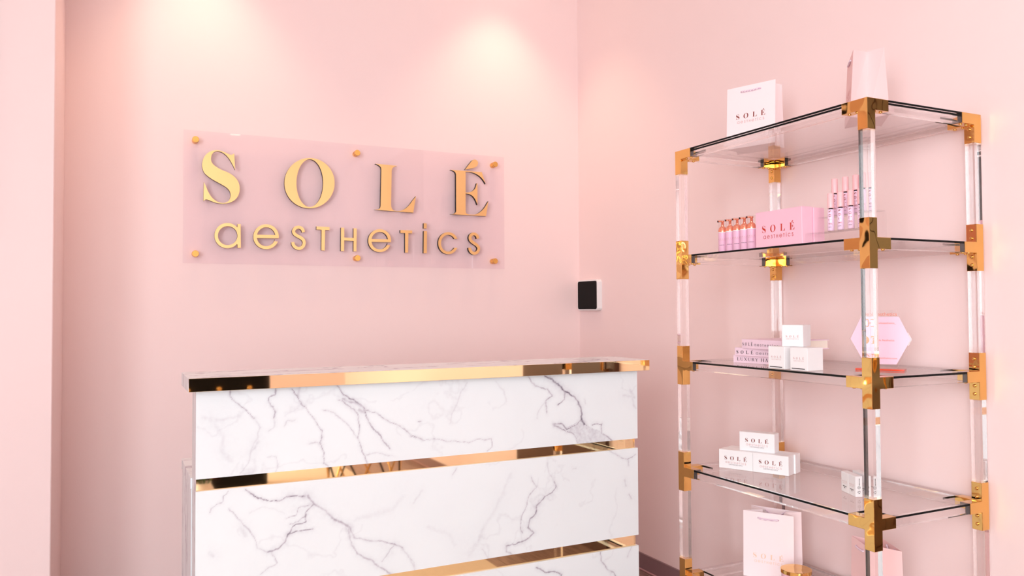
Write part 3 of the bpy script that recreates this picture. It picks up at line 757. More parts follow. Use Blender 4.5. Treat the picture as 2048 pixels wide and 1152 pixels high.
def bracket_mesh(dx, dy, top, bottom=False):
    xs = [0, S, S + ARM] if dx > 0 else [-ARM, 0, S]
    ys = [0, S, S + ARM] if dy > 0 else [-ARM, 0, S]
    zs = [-HJ, -S / 2, S / 2] + ([] if top else [HJ])
    px = 0 if dx > 0 else 1; py = 0 if dy > 0 else 1
    occ = set()
    for k in range(len(zs) - 1): occ.add((px, py, k))
    occ.add((1 - px, py, 1)); occ.add((px, 1 - py, 1))
    mb = MB()
    for (i, j, k) in occ:
        x0, x1, y0_, y1_, z0, z1 = xs[i], xs[i + 1], ys[j], ys[j + 1], zs[k], zs[k + 1]
        c = {(-1, 0, 0): [(x0, y0_, z0), (x0, y0_, z1), (x0, y1_, z1), (x0, y1_, z0)], (1, 0, 0): [(x1, y0_, z0), (x1, y1_, z0), (x1, y1_, z1), (x1, y0_, z1)],
             (0, -1, 0): [(x0, y0_, z0), (x1, y0_, z0), (x1, y0_, z1), (x0, y0_, z1)], (0, 1, 0): [(x0, y1_, z0), (x0, y1_, z1), (x1, y1_, z1), (x1, y1_, z0)],
             (0, 0, -1): [(x0, y0_, z0), (x0, y1_, z0), (x1, y1_, z0), (x1, y0_, z0)], (0, 0, 1): [(x0, y0_, z1), (x1, y0_, z1), (x1, y1_, z1), (x0, y1_, z1)]}
        for dlt, q in c.items():
            if (i + dlt[0], j + dlt[1], k + dlt[2]) in occ: continue
            end = ((i, j, k) == (1 - px, py, 1) and dlt == (dx, 0, 0)) or ((i, j, k) == (px, 1 - py, 1) and dlt == (0, dy, 0))
            mb.add(q, [(0, 1, 2, 3)], 1 if end else 0)
    return mb.mesh('corner_fitting', [M['gold'], M['hole_shade']], weld=True, dissolve=True, bevel=0.0009, seg=2)
for cn, (ax, ay, dx, dy) in CORN.items():
    mt, mm_ = bracket_mesh(dx, dy, True), bracket_mesh(dx, dy, False)
    o = Vector((XS + ax, YL + ay, 0)) - UO
    for lv in range(5):
        br = link('corner_fitting', mt if lv == 0 else mm_, unit, o + Vector((0, 0, ZC[lv])))
        sxp = S if dx > 0 else 0; rx = math.pi / 2 if dx > 0 else -math.pi / 2
        for zz in ((-0.028, -0.052) if lv == 0 else (0.028, 0.052, -0.028, -0.052)):
            link('screw', screw_me, br, (sxp, S / 2, zz), (0, rx, 0))
        for q in (0.014, 0.040):
            link('screw', screw_me, br, ((S + q) if dx > 0 else -q, S / 2, -S / 2), (math.pi, 0, 0))
            link('screw', screw_me, br, (S / 2, (S + q) if dy > 0 else -q, -S / 2), (math.pi, 0, 0))
    for lv in range(5):
        zt_ = ZC[lv] - HJ; zb_ = ZC[lv + 1] + HJ if lv < 4 else 0.0
        i = 0.0012
        bxo('post', (i, S - i, i, S - i, zb_ - 0.006 if lv < 4 else 0.0, zt_ + 0.006), [M['acrylic']], unit, loc=o)
PT = 0.006
for lv in range(5):
    z1 = ZT[lv] - PT - 0.0006 - (0.008 if lv == 0 else 0); z0 = ZC[lv] - S / 2 + 0.0015
    i = 0.0015
    xa, xb = XS + S + ARM + 0.0004, XS + D - ARM - 0.0004
    ya, yb = YL - W + S + ARM + 0.0004, YL - ARM - 0.0004
    ov = 0.006                                        # rails are seated in the fittings
    for yy in (YL, YL - W):
        bxo('rail', (xa - ov - UO.x, xb + ov - UO.x, yy + i - UO.y, yy + S - i - UO.y, z0, z1), [M['acrylic']], unit)
    for xx in (XS, XS + D):
        bxo('rail', (xx + i - UO.x, xx + S - i - UO.x, ya - ov - UO.y, yb + ov - UO.y, z0, z1), [M['acrylic']], unit)
    for zt_ in ([ZT[0], ZT[0] - PT - 0.0016] if lv == 0 else [ZT[lv]]):
        e = 0.001
        X0, X1, Y0_, Y1_ = XS + e, XS + D + S - e, YL - W + e, YL + S - e
        pts = [(X0, ya), (X0, yb), (XS + S + 0.0005 + ARM, yb), (xa, Y1_), (xb, Y1_), (xb, yb), (X1, yb), (X1, ya), (xb, ya), (xb, Y0_), (xa, Y0_), (xa, ya)]
        pts[2] = (xa, yb)
        n = len(pts)
        pv = [(x - UO.x, y - UO.y, z) for z in (zt_ - PT, zt_) for x, y in pts]
        mb = MB().add(pv, [list(range(n)), list(range(n, 2 * n))[::-1]], 0)
        mb.add(pv, [(i_, (i_ + 1) % n, n + (i_ + 1) % n, n + i_) for i_ in range(n)], 1)
        mb.obj('glass_shelf', [M['sheet'], M['glass_edge']], unit, weld=True)

# ================================================================== GOODS ON THE SHELVES
EPS = 0.0004
UP = (0, 0, 1)
def v2(p): return Vector((p[0], p[1], 0))
def paper_bag(label, base, top, z0, h, paper, foil, cat_extra=None, logo_w=0.55, logo_z=0.40, crease=0.22, sub=True, group='paper carrier bags on the shelves'):
    """base/top: FL, FR, BR, BL corners (F carries the print), bag open at the top"""
    c = sum((v2(p) for p in base), Vector()) / 4
    t = thing('paper_bag', label, 'bag', (c.x, c.y, z0 + EPS), group=group)
    B = [v2(p) - c for p in base]; T = [v2(p) - c + Vector((0, 0, h)) for p in top]
    FLb, FRb, BRb, BLb = B; FLt, FRt, BRt, BLt = T
    def mids(fb, bb, ft, bt, other):
        mb_ = (fb + bb) / 2; mt_ = (ft + bt) / 2
        inn = (other - mt_); inn.z = 0; inn.normalize()
        dep = (ft - bt).length
        return mb_ + inn * dep * crease, mt_ + inn * dep * crease
    Rm0, Rm1 = mids(FRb, BRb, FRt, BRt, (FLt + BLt) / 2)
    Lm0, Lm1 = mids(FLb, BLb, FLt, BLt, (FRt + BRt) / 2)
    mb = MB()
    mb.add([FLb, FRb, FRt, FLt], [(0, 1, 2, 3)])
    mb.add([BRb, BLb, BLt, BRt], [(0, 1, 2, 3)])
    for fb, bb, ft, bt, m0, m1 in ((FRb, BRb, FRt, BRt, Rm0, Rm1), (BLb, FLb, BLt, FLt, Lm0, Lm1)):
        mb.add([fb, bb, bt, m1, ft, m0], [(0, 5, 3, 4), (5, 1, 2, 3)])
    mb.add([FLb, Lm0, BLb, BRb, Rm0, FRb], [(0, 1, 2, 3, 4, 5)])
    body = mb.obj('bag_body', [paper], t, weld=True)
    so = body.modifiers.new('thickness', 'SOLIDIFY'); so.thickness = 0.0007; so.offset = -1
    # rope handle
    u = (FRt - FLt).normalized(); w = (FRt - FLt).length
    upv = ((FLt + FRt) / 2 - (FLb + FRb) / 2).normalized()
    n = u.cross(upv).normalized()
    mid = (FLt + FRt) / 2 - upv * (h * 0.09)
    pts = [mid + u * (w * q) + n * (0.0032 if abs(q) < 0.19 else -0.001) - upv * (0.002 * (1 - (q / 0.2) ** 2)) for q in [-0.2, -0.185, -0.12, -0.05, 0.05, 0.12, 0.185, 0.2]]
    MB().tube(pts, 0.0031, 10).obj('rope_handle', [M['rope']], t)
    bmid = (BLt + BRt) / 2 - upv * (h * 0.09)
    ins = (FLt - BLt).normalized() * 0.004
    pts = [bmid + ins + u * (w * q) + upv * (h * 0.05 * (1 if abs(q) > 0.18 else 0.0)) for q in [-0.2, -0.19, -0.1, 0, 0.1, 0.19, 0.2]]
    MB().tube(pts, 0.0031, 10).obj('rope_handle', [M['rope']], t)
    o = (FLb + FRb) / 2 + upv * (h * logo_z)
    logo(o, u, upv, w * logo_w, foil, t, m2=M['ink_pink'] if foil is M['ink_copper'] else foil, sub=sub)
    return t
# top glass: pale bag facing out, pink bag seen from its gusset
bA = [(-0.355, -1.645), (-0.293, -1.823), (-0.191, -1.763), (-0.253, -1.588)]
def lerp_top(base, s, d):
    c = sum((v2(p) for p in base), Vector()) / 4
    fl, fr, br, bl = [v2(p) for p in base]
    dep = ((bl + br) / 2 - (fl + fr) / 2)
    off = [-dep * (0.5 * d), -dep * (0.5 * d), dep * (0.5 * d), dep * (0.5 * d)]
    return [tuple((p * s + c * (1 - s) + q)[:2]) for p, q in zip((fl, fr, br, bl), off)]
paper_bag('pale paper carrier bag with copper logo on the topmost glass near the room corner', bA, lerp_top(bA, 1.0, -0.30), ZT[0], 0.226, M['bag_white'], M['ink_copper'], logo_w=0.60, logo_z=0.47)
bB = [(-0.2424, -2.076), (-0.3548, -2.196), (-0.2743, -2.2702), (-0.1619, -2.1501)]
paper_bag('pink paper carrier bag turned side-on, standing on the topmost glass above a gold corner', bB, lerp_top(bB, 1.0, -0.22), ZT[0], 0.205, M['bag_pink'], M['ink_red'], logo_w=0.60, crease=0.42)

# second glass: pump bottles
bt = {}
def pump_bottle(x, y, z, lab):
    t = thing('pump_bottle', lab, 'bottle', (x, y, z + EPS), group='row of pink foam pump bottles')
    if not bt:
        bt['b'] = MB().lathe([(0.0, 0), (0.0135, 0), (0.0145, 0.001), (0.0145, 0.064)], 28, cap=False).mesh('bottle_body', [M['lilac']])
        bt['r'] = MB().lathe([(0.0145, 0.064), (0.0148, 0.0645), (0.0148, 0.0665), (0.0142, 0.067)], 28, cap=False).mesh('white_collar', [M['white_plastic']])
        bt['s'] = MB().lathe([(0.0142, 0.067), (0.0143, 0.072), (0.0132, 0.078), (0.0105, 0.083), (0.0065, 0.086), (0.0045, 0.087)], 28, cap=False).mesh('shoulder', [M['rose_clear']])
        pm = MB().lathe([(0.0045, 0.087), (0.0042, 0.101), (0.0062, 0.1015), (0.0062, 0.106), (0.0, 0.107)], 20, cap=False)
        pm.tube([(0, 0, 0.1035), (-0.006, 0.0045, 0.1045), (-0.0115, 0.009, 0.104)], 0.0028, 10)
        bt['p'] = pm.mesh('pump_head', [M['rose_gold']])
        bt['t'] = MB().tube([(-0.0113, 0.0088, 0.104), (-0.0135, 0.0106, 0.1035)], 0.0033, 12).mesh('nozzle_tip', [M['black']])
        bt['c'] = MB().lathe([(0.0138, 0.0675), (0.0138, 0.108), (0.0132, 0.1095), (0.0, 0.1098)], 28, cap=False).mesh('clear_cap', [M['clearcap']])
    for k, nme in (('b', 'bottle_body'), ('r', 'white_collar'), ('s', 'shoulder'), ('p', 'pump_head'), ('t', 'nozzle_tip'), ('c', 'clear_cap')):
        link(nme, bt[k], t)
    n = Vector((-0.80, -0.60, 0)).normalized(); u = Vector((-n.y, n.x, 0))
    u = Vector((0.6, -0.8, 0)); n = Vector((-0.8, -0.6, 0))
    logo(n * 0.0145 + Vector((0, 0, 0.040)), u, UP, 0.026, M['ink_pink'], t, bend=0.0145, sub=True)
    put('printed_line', dashes([1.6, 3.2, 2.2]), n * 0.0145 + Vector((0, 0, 0.021)), u, UP, 0.0022, M['ink'], t, bend=0.0145)
for k in range(5):
    px = [1445.5, 1460.6, 1474.9, 1489.5, 1503.6][k]
    p = on_x(px, 490, -0.487)
    pump_bottle(p.x, p.y, ZT[1], 'pink foam pump bottle with rose gold pump, %s the large pink carton' % ['fifth in line from', 'fourth in line from', 'third in line from', 'second in line from', 'standing right against'][k])
# pink boxes
def logo_box(name, label, cat, corner, front_dir, w, d, h, z, m, foil, foil2=None, lw=0.6, lz=0.42, parent_group=None, sub=True, extra=None, logo_on=True):
    """corner: front left bottom; front_dir: reading direction along the front"""
    u = Vector((front_dir[0], front_dir[1], 0)).normalized()
    ang = math.atan2(u.y, u.x)
    t = thing(name, label, cat, (corner[0], corner[1], z + EPS), ang, group=parent_group)
    bxo('carton', (0, w, 0, d, 0, h), [m], t, bevel=0.0008)
    lidm = MB().box(0.0008, w - 0.0008, 0.0008, d - 0.0008, h, h + 0.0003).obj('lid_flap', [m], t)
    if logo_on: logo((w / 2, 0, h * lz), (1, 0, 0), UP, w * lw, foil, t, m2=foil2, sub=sub)
    if extra: put('printed_line', text2d(extra), (w / 2, 0, h * 0.20), (1, 0, 0), UP, w * 0.046, M['ink_grey'], t)
    return t
c0 = on_x(1511.9, 497.6, -0.5025); c1 = on_x(1604.4, 488, -0.5025)
BW = c0.y - c1.y
logo_box('pink_box', 'large pink carton with red logo beside the pump bottles', 'box', (-0.5025, c0.y), (0, -1), BW, 0.044, 0.112, ZT[1], M['box_pink'], M['ink_red'], lw=0.70, lz=0.40, parent_group='pink cartons')
logo_box('pink_box', 'plain-sided pink carton tucked close behind the large pink carton with red logo', 'box', (-0.4575, c0.y - 0.004), (0, -1), BW, 0.044, 0.110, ZT[1], M['box_pink'], M['ink_red'], lw=0.70, lz=0.40, parent_group='pink cartons')
# acrylic step stand with gloss tubes
st0, st1 = c1.y - 0.006, -2.350
stand = thing('acrylic_step_stand', 'clear acrylic two-step riser holding lip gloss tubes behind a gold corner fitting', 'display stand', (-0.43, (st0 + st1) / 2, ZT[1] + EPS))
ln = (st0 - st1) / 2
def stp(name, d): return bxo(name, d, [M['sheet']], stand, bevel=0.0003)
stp('front_step', (-0.066, -0.014, -ln, ln, 0.028, 0.031)); stp('front_riser', (-0.0665, -0.0635, -ln, ln, 0.0, 0.0278))
stp('rear_step', (-0.0138, 0.030, -ln, ln, 0.078, 0.081)); stp('rear_riser', (-0.0138, -0.0108, -ln, ln, 0.0, 0.0778)); stp('back_panel', (0.0305, 0.0335, -ln, ln, 0.0, 0.081))
gl = {}
def gloss_tube(x, y, z, lab):
    t = thing('lip_gloss_tube', lab, 'lip gloss', (x, y, z + EPS), group='lip gloss tubes on the step stand')
    if not gl:
        gl['t'] = MB().lathe([(0, 0), (0.0085, 0), (0.0092, 0.0008), (0.0092, 0.062), (0.0085, 0.063), (0, 0.063)], 24, cap=False).mesh('tube', [M['gloss_tube']])
        gl['k'] = MB().lathe([(0.0062, 0.063), (0.0062, 0.0665)], 20, cap=True).mesh('neck', [M['black']])
        gl['c'] = MB().lathe([(0, 0.0665), (0.0092, 0.0665), (0.0094, 0.068), (0.0088, 0.109), (0.008, 0.110), (0, 0.110)], 24, cap=False).mesh('cap', [M['gloss_cap']])
    link('tube', gl['t'], t); link('neck', gl['k'], t); link('cap', gl['c'], t)
    n = Vector((-0.92, -0.38, 0)).normalized()
    o = n * 0.0092
    # the name runs down the tube: reading direction is downwards
    V, Fc = LV[0], LF[0]
    uu = Vector((-n.y, n.x, 0))
    pts = []
    for (a, b) in V:
        ang = (b * 0.050 - 0.004) / 0.0092
        pts.append((n * math.cos(ang) + uu * math.sin(ang)) * (0.0092 + 0.0003) + Vector((0, 0, 0.038 - a * 0.042)))
    MB().add(pts, Fc).obj('printed_name', [M['ink_copper']], t)
    put('printed_line', dashes([2.0, 1.4]), o + Vector((0, 0, 0.010)), (-n.y, n.x, 0), UP, 0.0022, M['ink'], t, bend=0.0092)
for k, (px, zz) in enumerate(((1662.2, 0), (1681.8, 0), (1702.6, 0), (1722.5, 0))):
    p = on_x(px, 462, -0.470)
    gloss_tube(-0.470, p.y, ZT[1] + 0.031, 'pink capped lip gloss tube, lower acrylic step, %s from the pink cartons' % ['first', 'second', 'third', 'fourth'][k])
for k, px in enumerate((1670.3, 1691.8, 1712.8, 1733.0)):
    p = on_x(px, 432, -0.423)
    gloss_tube(-0.423, p.y, ZT[1] + 0.081, 'pink capped lip gloss tube, upper acrylic step, %s from the pink cartons' % ['first', 'second', 'third', 'fourth'][k])

# third glass: books
def heading(h): return Vector((math.sin(math.radians(h)), math.cos(math.radians(h)), 0))
def fit_print(vf, x0, x1, z0, z1, parent):
    V, Fc = vf
    ax, bx = min(v[0] for v in V), max(v[0] for v in V); ay, by = min(v[1] for v in V), max(v[1] for v in V)
    MB().add([(x0 + (x - ax) / (bx - ax) * (x1 - x0), -0.0004, z0 + (y - ay) / (by - ay) * (z1 - z0)) for x, y in V], Fc).obj('printed_title', [M['ink']], parent)
NAME_, SUB_, LUX_ = (LV[0], LF[0]), (LV[1], LF[1]), serif_word('LUXURY HA')[:2]
def book(label, px, rng, hd, z, length, width, thick, title):
    n = heading(hd)                       # outward normal of the spine
    u = Vector((-n.y, n.x, 0))            # reading direction along the spine
    c = at_range(px, rng)
    t = thing('book', label, 'book', (c[0], c[1], z + EPS), math.atan2(u.y, u.x), group='stacked pink books')
    bd = 0.0024
    cv = MB().box(0, length, 0.0, width, 0, bd).box(0, length, 0.0, width, thick - bd, thick)
    cv.box(0, length, 0.0, bd, bd, thick - bd)
    cv.obj('cover', [M['book']], t)
    bxo('page_block', (0.003, length - 0.003, bd, width - 0.004, bd, thick - bd), [M['pages']], t)
    for vf, (xa_, xb_, za_, zb_) in title:
        fit_print(vf, xa_, xb_, za_ * thick, zb_ * thick, t)
    return t
R0 = 2.906
T3, T2, T1 = 0.0265, 0.0270, 0.0305
book('pale pink book titled luxury, lowest of the stack', 1466.0, R0, 258, ZT[2], 0.205, 0.20, T3, [(LUX_, (0.016, 0.140, 0.28, 0.72))])
book('pale pink book with widely spaced spine lettering, middle of the stack', 1469.0, R0 - 0.02, 262, ZT[2] + T3, 0.205, 0.20, T2, [(NAME_, (0.007, 0.079, 0.22, 0.78)), (SUB_, (0.090, 0.198, 0.24, 0.60))])
book('pink book with dense dark spine lettering, topmost of the stack', 1483.0, R0 - 0.05, 272, ZT[2] + T3 + T2, 0.190, 0.205, T1, [(NAME_, (0.004, 0.054, 0.26, 0.74)), (SUB_, (0.062, 0.176, 0.28, 0.60))])
# small white cartons
CUBE = 0.067
for lab, px in (('small white cube carton partly hiding the spines of the stacked books', 1537.0), ('small white cube carton showing a broad plain side, at the shelf edge', 1580.5)):
    p = on_x(px, 738, -0.488)
    y = p.y
    t = logo_box('cube_carton', lab, 'box', (-0.488, y), (0.03, -1), CUBE, CUBE, 0.069, ZT[2], M['box_white'], M['ink_pink'], lw=0.62, lz=0.48, parent_group='small white cube cartons')
    bxo('slot_shadow', (0.006, CUBE - 0.010, -0.0004, 0.0006, 0.004, 0.0065), [M['ink']], t)  # dark strip painted as the shadow in the tray opening
p = on_x(1564.0, 697, -0.487)
n = heading(247); u = Vector((-n.y, n.x, 0))
logo_box('cube_carton', 'small white cube carton stacked on top of two others beside the books', 'box', (-0.474, on_x(1564.0, 697, -0.474).y), (u.x, u.y), CUBE, CUBE * 0.95, 0.067, ZT[2] + 0.0698, M['box_white'], M['ink_pink'], lw=0.62, lz=0.42, parent_group='small white cube cartons')
# hexagon plaque
hc = Vector((-0.262, -2.213, 0)); hu = Vector((0.52, -0.854, 0)); hn = Vector((-0.854, -0.52, 0))
hx = thing('hexagon_plaque', 'pink and clear acrylic hexagon plaque with social media details on a red foot', 'plaque', (hc.x, hc.y, ZT[2] + EPS), math.atan2(hu.y, hu.x))
bxo('foot', (-0.068, 0.068, -0.026, 0.026, 0, 0.005), [M['red_acrylic']], hx, bevel=0.0004)
hw, hh, hq, hz = 0.087, 0.088, 0.045, 0.094
hexp = [(-hw, 0), (-hq, -hh), (hq, -hh), (hw, 0), (hq, hh), (-hq, hh)]
mb = MB()
vv = [(x, y, z + hz) for y in (-0.0015, 0.0015) for x, z in hexp]
mb.add(vv, [(0, 1, 2, 3, 4, 5), (11, 10, 9, 8, 7, 6)], 0).add(vv, [(i, (i + 1) % 6, 6 + (i + 1) % 6, 6 + i) for i in range(6)], 1)
mb.obj('clear_hexagon', [M['sheet'], mat('bright_acrylic_edge', (0.9, 0.86, 0.9), 0.2)], hx, weld=True)
yt = 0.068
xt = hw + (hq - hw) * yt / hh
low = [(-hw + .003, 0), (-hq + .001, -hh + .012), (hq - .001, -hh + .012), (hw - .003, 0), (xt - .002, yt), (-xt + .002, yt)]
mb = MB(); vv = [(x, y, z + hz) for y in (-0.0024, -0.0016) for x, z in low]
mb.add(vv, [(0, 1, 2, 3, 4, 5), (11, 10, 9, 8, 7, 6)]).add(vv, [(i, (i + 1) % 6, 6 + (i + 1) % 6, 6 + i) for i in range(6)])
pv = mb.obj('pink_vinyl', [M['hex_pink']], hx, weld=True)
for s, xx, zz, sz in (('Sole Aesthetics', 0.0, 0.0705, 0.0155), ('@thesoleaesthetics_', 0.010, 0.046, 0.0082), ('Sole Aesthetics', 0.014, -0.006, 0.0082), ('SoleAesthetics.com', 0.014, -0.060, 0.0082)):
    put('printed_line', text2d(s), (xx, -0.0024 if zz < 0.07 else -0.0016, zz + hz), (1, 0, 0), UP, sz, M['ink_orange'], hx)
def icon(name, loops, cz):
    v, f = fill_loops(loops); mb = MB(); mb.add([(x - 0.034, -0.0032, z + cz) for x, z in v], f)
    for lp in loops:
        k = len(lp); mb.add([(x - 0.034, -0.0032, z + cz) for x, z in lp] + [(x - 0.034, -0.0024, z + cz) for x, z in lp], [(i, (i + 1) % k, k + (i + 1) % k, k + i) for i in range(k)])
    return mb.obj(name, [M['gold']], hx)
def rr(w, r, n=5):
    return [(sx_ * (w - r) + r * math.cos(a0 + k * math.pi / 2 / n), sy_ * (w - r) + r * math.sin(a0 + k * math.pi / 2 / n)) for sx_, sy_, a0 in ((1, 1, 0), (-1, 1, math.pi / 2), (-1, -1, math.pi), (1, -1, 1.5 * math.pi)) for k in range(n + 1)]
circ = lambda r, n=24: [(r * math.cos(2 * math.pi * k / n), r * math.sin(2 * math.pi * k / n)) for k in range(n)]
icon('camera_icon', [rr(0.0115, 0.004), rr(0.0095, 0.003)], hz + 0.049); icon('camera_icon_ring', [circ(0.006), circ(0.0042)], hz + 0.049)
icon('round_icon', [circ(0.012), [(0.0015, -0.0105), (0.0015, -0.001), (0.005, -0.001), (0.005, 0.002), (0.0015, 0.002), (0.0015, 0.005), (0.005, 0.006), (0.004, 0.009), (-0.002, 0.008), (-0.003, 0.002), (-0.006, 0.002), (-0.006, -0.001), (-0.003, -0.001), (-0.003, -0.0105)]], hz - 0.003)
icon('globe_icon', [circ(0.012), circ(0.0105)], hz - 0.057); icon('globe_icon_line', [[(-0.0105, -0.0006), (0.0105, -0.0006), (0.0105, 0.0006), (-0.0105, 0.0006)]], hz - 0.057)
icon('globe_icon_line', [[(-0.0006, -0.0105), (0.0006, -0.0105), (0.0006, 0.0105), (-0.0006, 0.0105)]], hz - 0.057)

# fourth glass: cartridge cartons
cd_ = Vector((0.4127, -0.911, 0)).normalized(); cn_ = Vector((-cd_.y, cd_.x, 0))
CW, CD, CH = 0.1265, 0.049, 0.066
f0 = Vector((-0.3945, -1.6295, 0))
def cart(label, o, u, zz, lg=True, dd=CD):
    return logo_box('cartridge_carton', label, 'box', (o.x, o.y), (u.x, u.y), CW, dd, CH, zz, M['box_white'], M['ink_copper'] if lg else M['ink'], foil2=M['ink_pink'], lw=0.66, lz=0.47, parent_group='white cartridge cartons', extra='CARTRIDGES/10PCS')
cart('white cartridge carton lying at the end nearer the room corner, lower row', f0, cd_, ZT[3])
cart('white cartridge carton with its narrow end toward the hexagon side, lower row in front', f0 + cd_ * (CW + 0.0008), cd_, ZT[3])
cart('white cartridge carton hidden behind the lower row nearer the room corner', f0 + cd_ * 0.0045 + cn_ * (CD + 0.001), cd_, ZT[3], dd=0.045)
cart('white cartridge carton set close behind the lower row, its end showing', f0 + cd_ * (CW + 0.0063) + cn_ * (CD + 0.001), cd_, ZT[3], dd=0.045)
cart('white cartridge carton stacked on top of the cartridge pile', Vector((-0.345, -1.682, 0)), Vector((0.0555, -0.111, 0)), ZT[3] + CH + 0.0004, dd=0.045)
# slim cartons
sd = Vector((-0.0332, -0.0828, 0)).normalized(); sn = Vector((-sd.y, sd.x, 0))
s0 = Vector((-0.3013, -2.0926, 0))
def slim(label, o, ic):
    ang = math.atan2(sd.y, sd.x)
    t = thing('slim_carton', label, 'box', (o.x, o.y, ZT[3] + EPS), ang, group='slim white cartons standing by the gold corner fitting')
    w, d, h = 0.0438, 0.022, 0.062
    bxo('carton', (0, w, 0, d, 0, h), [M['box_white']], t, bevel=0.0006)
    logo((w / 2, 0, h * 0.50), (1, 0, 0), UP, w * 0.66, M['ink_pink'], t)
    put('printed_line', dashes([2.8, 1.8]), (w / 2, 0, h * 0.27), (1, 0, 0), UP, 0.0045, M['ink'], t)
    put('printed_line', dashes([1.2]), (w / 2, 0, h * 0.20), (1, 0, 0), UP, 0.0045, M['ink'], t)
    if ic:
        P0 = Vector((w, d / 2, 0))
        def mk(loops, cz, nm):
            v, f = fill_loops(loops); put(nm, (v, f), P0 + Vector((0, 0, cz)), (0, 1, 0), UP, 1, M['ink'], t)
        tri = []
        for k in range(3):
            a = 2 * math.pi * k / 3
            mk([[(0.0045 * math.cos(a + q) * s_, 0.0045 * math.sin(a + q) * s_) for q, s_ in ((0, 1), (0.75, 1), (1.5, 1.0), (1.5, 0.62), (0.75, 0.62), (0, 0.62))]], 0.014, 'recycling_mark')
        mk([circ(0.0045), circ(0.0036)], 0.028, 'round_mark')
        put('printed_line', dashes([1.3]), P0 + Vector((0, 0, 0.0270)), (0, 1, 0), UP, 0.0030, M['ink'], t)
        V, Fc = dashes([2.0, 1.2, 2.4])
        put('printed_line', (V, Fc), P0 + Vector((0.0, 0, 0.045)), (0, 0, -1), (0, 1, 0), 0.0034, M['ink'], t)
slim('slim white carton standing at the room-corner end of a pair in front', s0, False)
slim('slim white carton with recycling marks on its narrow end, front pair', s0 + sd * 0.0446, True)
slim('slim white carton of the rear pair, nearer the room corner', s0 + sn * 0.040 - sd * 0.006, False)
slim('slim white carton of the rear pair, partly seen through the clear post', s0 + sn * 0.040 + sd * 0.0386, True)

# lowest glass: two bags and a candle
zc = 0.572
tC = [on_z(1470 + x / 7.578, 1000 + y / 7.578, zc) for x, y in ((125, 150), (890, 250), (1005, 185), (245, 72))]
tC = [(p.x, p.y) for p in tC]
cc = sum((v2(p) for p in tC), Vector()) / 4
bC = lerp_top(tC, 1.0, 0.16)
paper_bag('pale pink paper carrier bag with faint gold logo behind the gold-lidded candle', bC, tC, ZT[4], zc - ZT[4] - EPS, M['bag_white'], M['ink_gold'], logo_w=0.60, logo_z=0.30, crease=0.62)
zd = 0.570
q = [on_z(1680 + x / 12.52, 1060 + y / 12.52, zd) for x, y in ((290, 135), (735, 460), (1550, 540))]
FLd, FRd, BRd = [(p.x, p.y) for p in q]
BLd = (FLd[0] + BRd[0] - FRd[0], FLd[1] + BRd[1] - FRd[1])
tD = [FLd, FRd, BRd, BLd]
bD = lerp_top(tD, 1.0, 0.12)
paper_bag('rosy pink paper carrier bag on the lowest glass beneath the near gold corner fitting', bD, tD, ZT[4], zd - ZT[4] - EPS, M['bag_pink'], M['ink_red'], logo_w=0.60, logo_z=0.42, crease=0.30)
lc = (on_z(1470 + 690 / 7.578, 1000 + 1030 / 7.578, 0.435) + on_z(1470 + 1165 / 7.578, 1000 + 1055 / 7.578, 0.435)) / 2
lr = (on_z(1470 + 690 / 7.578, 1000 + 1030 / 7.578, 0.435) - on_z(1470 + 1165 / 7.578, 1000 + 1055 / 7.578, 0.435)).length / 2
cndl = thing('candle_jar', 'pink candle jar with polished gold lid in front of a pale bag', 'candle', (lc.x, lc.y, ZT[4] + EPS))
hl = 0.435 - ZT[4]
MB().lathe([(0, 0), (lr * 0.9, 0), (lr * 0.96, 0.003), (lr * 0.96, hl - 0.012)], 40, cap=False).obj('jar', [M['wax']], cndl)
MB().lathe([(0, hl - 0.012), (lr, hl - 0.012), (lr, hl - 0.001), (lr - 0.001, hl), (0, hl)], 48, cap=False, smooth=False).obj('lid', [M['gold']], cndl)

# ================================================================== FURNITURE OPPOSITE THE DESK (seen mirrored in the gold; rug added to brighten the reflections)
con = thing('console_table', 'black console table with gold legs opposite the desk', 'table', (-1.68, -5.2, 0))
bxo('table_top', (-0.36, 0.36, -0.2, 0.2, 0.92, 0.95), [M['black']], con, bevel=0.004)
bxo('drawer_box', (-0.34, 0.34, -0.18, 0.18, 0.04, 0.9198), [M['black']], con, bevel=0.003)
for sx_ in (-0.32, 0.32):
    for sy_ in (-0.16, 0.16):
        MB().tube([(sx_, sy_, 0), (sx_, sy_, 0.04)], 0.014, 12).obj('leg', [M['gold']], con)
for k in range(3):
    MB().lathe([(0.0, 0.0), (0.016, 0.0), (0.020, 0.012), (0.012, 0.022), (0, 0.024)], 16, cap=False).obj('knob', [M['gold']], con, loc=(-0.2 + 0.2 * k, 0.18, 0.74), rot=(-math.pi / 2, 0, 0))
vs_ = thing('flower_vase', 'round white vase of pink peonies on the black console', 'flowers', (-1.86, -5.2, 0.9505))
MB().lathe([(0, 0), (0.05, 0), (0.075, 0.04), (0.08, 0.09), (0.055, 0.14), (0.045, 0.16), (0.05, 0.165)], 28, cap=False).obj('vase', [M['white_plastic']], vs_)
pet = mat('peony_petal', srgb(240, 120, 130), 0.6, noise_amt=0.2, noise_scale=25); lf = mat('leaf_green', srgb(70, 110, 60), 0.6, noise_amt=0.2)
rnd = random.Random(5)
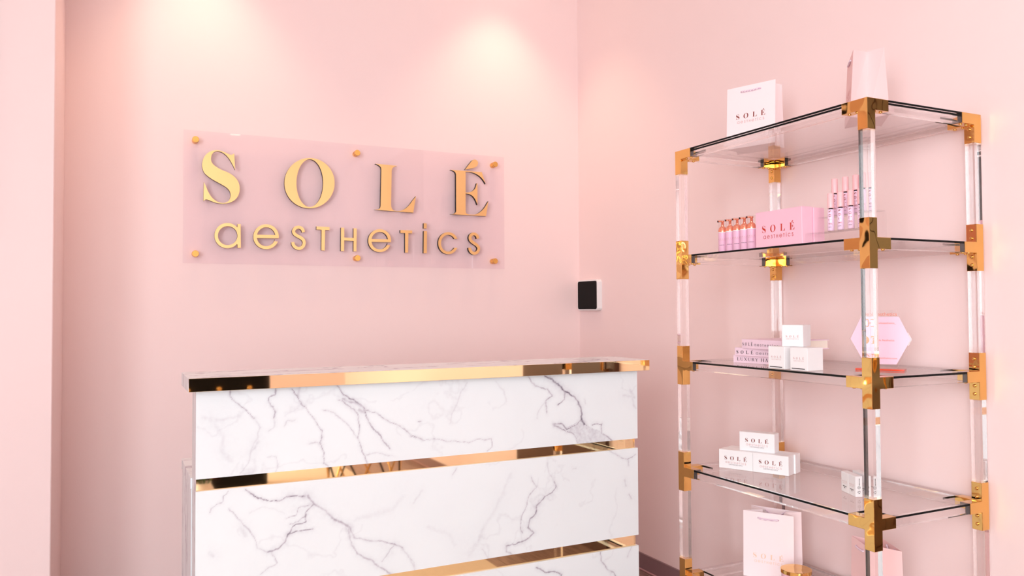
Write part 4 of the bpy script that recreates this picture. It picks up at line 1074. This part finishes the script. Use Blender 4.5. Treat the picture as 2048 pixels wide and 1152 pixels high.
for k in range(11):
    a = k * 2.4; r = 0.028 * math.sqrt(k) ; zz = 0.25 - r * 0.6
    fl_ = MB()
    for p_ in range(14):
        th = p_ * 2.4; tilt = 0.15 + 0.09 * p_
        for_ = [(0, 0, 0)]
        c_, s_ = math.cos(th), math.sin(th)
        L_ = 0.034
        vv = []
        for (uu, ww) in ((0, 0), (0.35, 0.6), (0.8, 0.62), (1, 0), (0.8, -0.62), (0.35, -0.6)):
            rr_ = uu * L_ * math.sin(tilt); hh_ = uu * L_ * math.cos(tilt)
            vv.append((c_ * rr_ - s_ * ww * L_ * 0.5, s_ * rr_ + c_ * ww * L_ * 0.5, hh_))
        fl_.add(vv, [(0, 1, 2, 3, 4, 5)])
    fl_.obj('bloom', [pet], vs_, loc=(r * math.cos(a), r * math.sin(a), zz))
    MB().tube([(0, 0, 0.12), (r * math.cos(a), r * math.sin(a), zz)], 0.003, 6).obj('stem', [lf], vs_)
stl = thing('wire_table', 'round marble table on a crossed gold and black wire base opposite the desk', 'table', (-0.95, -3.95, 0))
MB().lathe([(0, 0.44), (0.28, 0.44), (0.285, 0.445), (0.285, 0.463), (0.28, 0.468), (0, 0.468)], 48, cap=False, smooth=False).obj('table_top', [M['marble']], stl)
for k in range(8):
    a0 = k * math.pi / 4
    for d_, m_ in ((0.9, M['gold']), (-0.9, M['black'])):
        MB().tube([(0.24 * math.cos(a0), 0.24 * math.sin(a0), 0.44), (0.24 * math.cos(a0 + d_), 0.24 * math.sin(a0 + d_), 0.004)], 0.006, 8).obj('leg', [m_], stl)
fv = thing('flower_vase', 'white vase of pink peonies standing on the cream rug', 'flowers', (-1.80, -4.72, 0.013), 0.6)
for ch in list(vs_.children):
    link(ch.name.split('.')[0], ch.data, fv, ch.location)
rug = tag(bxo('rug', (-2.75, -0.62, -6.5, -1.95, 0.0003, 0.012), [mat('cream_rug', srgb(222, 210, 196), 0.9, noise_amt=0.06, noise_scale=60, bump=0.3)], bevel=0.004), 'large cream woven rug added opposite the desk to brighten gold reflections', 'rug')  # unseen rug, added so the gold bands mirror something bright
for o_ in (con, stl): o_.location.z = 0.0225
vs_.location.z += 0.0225
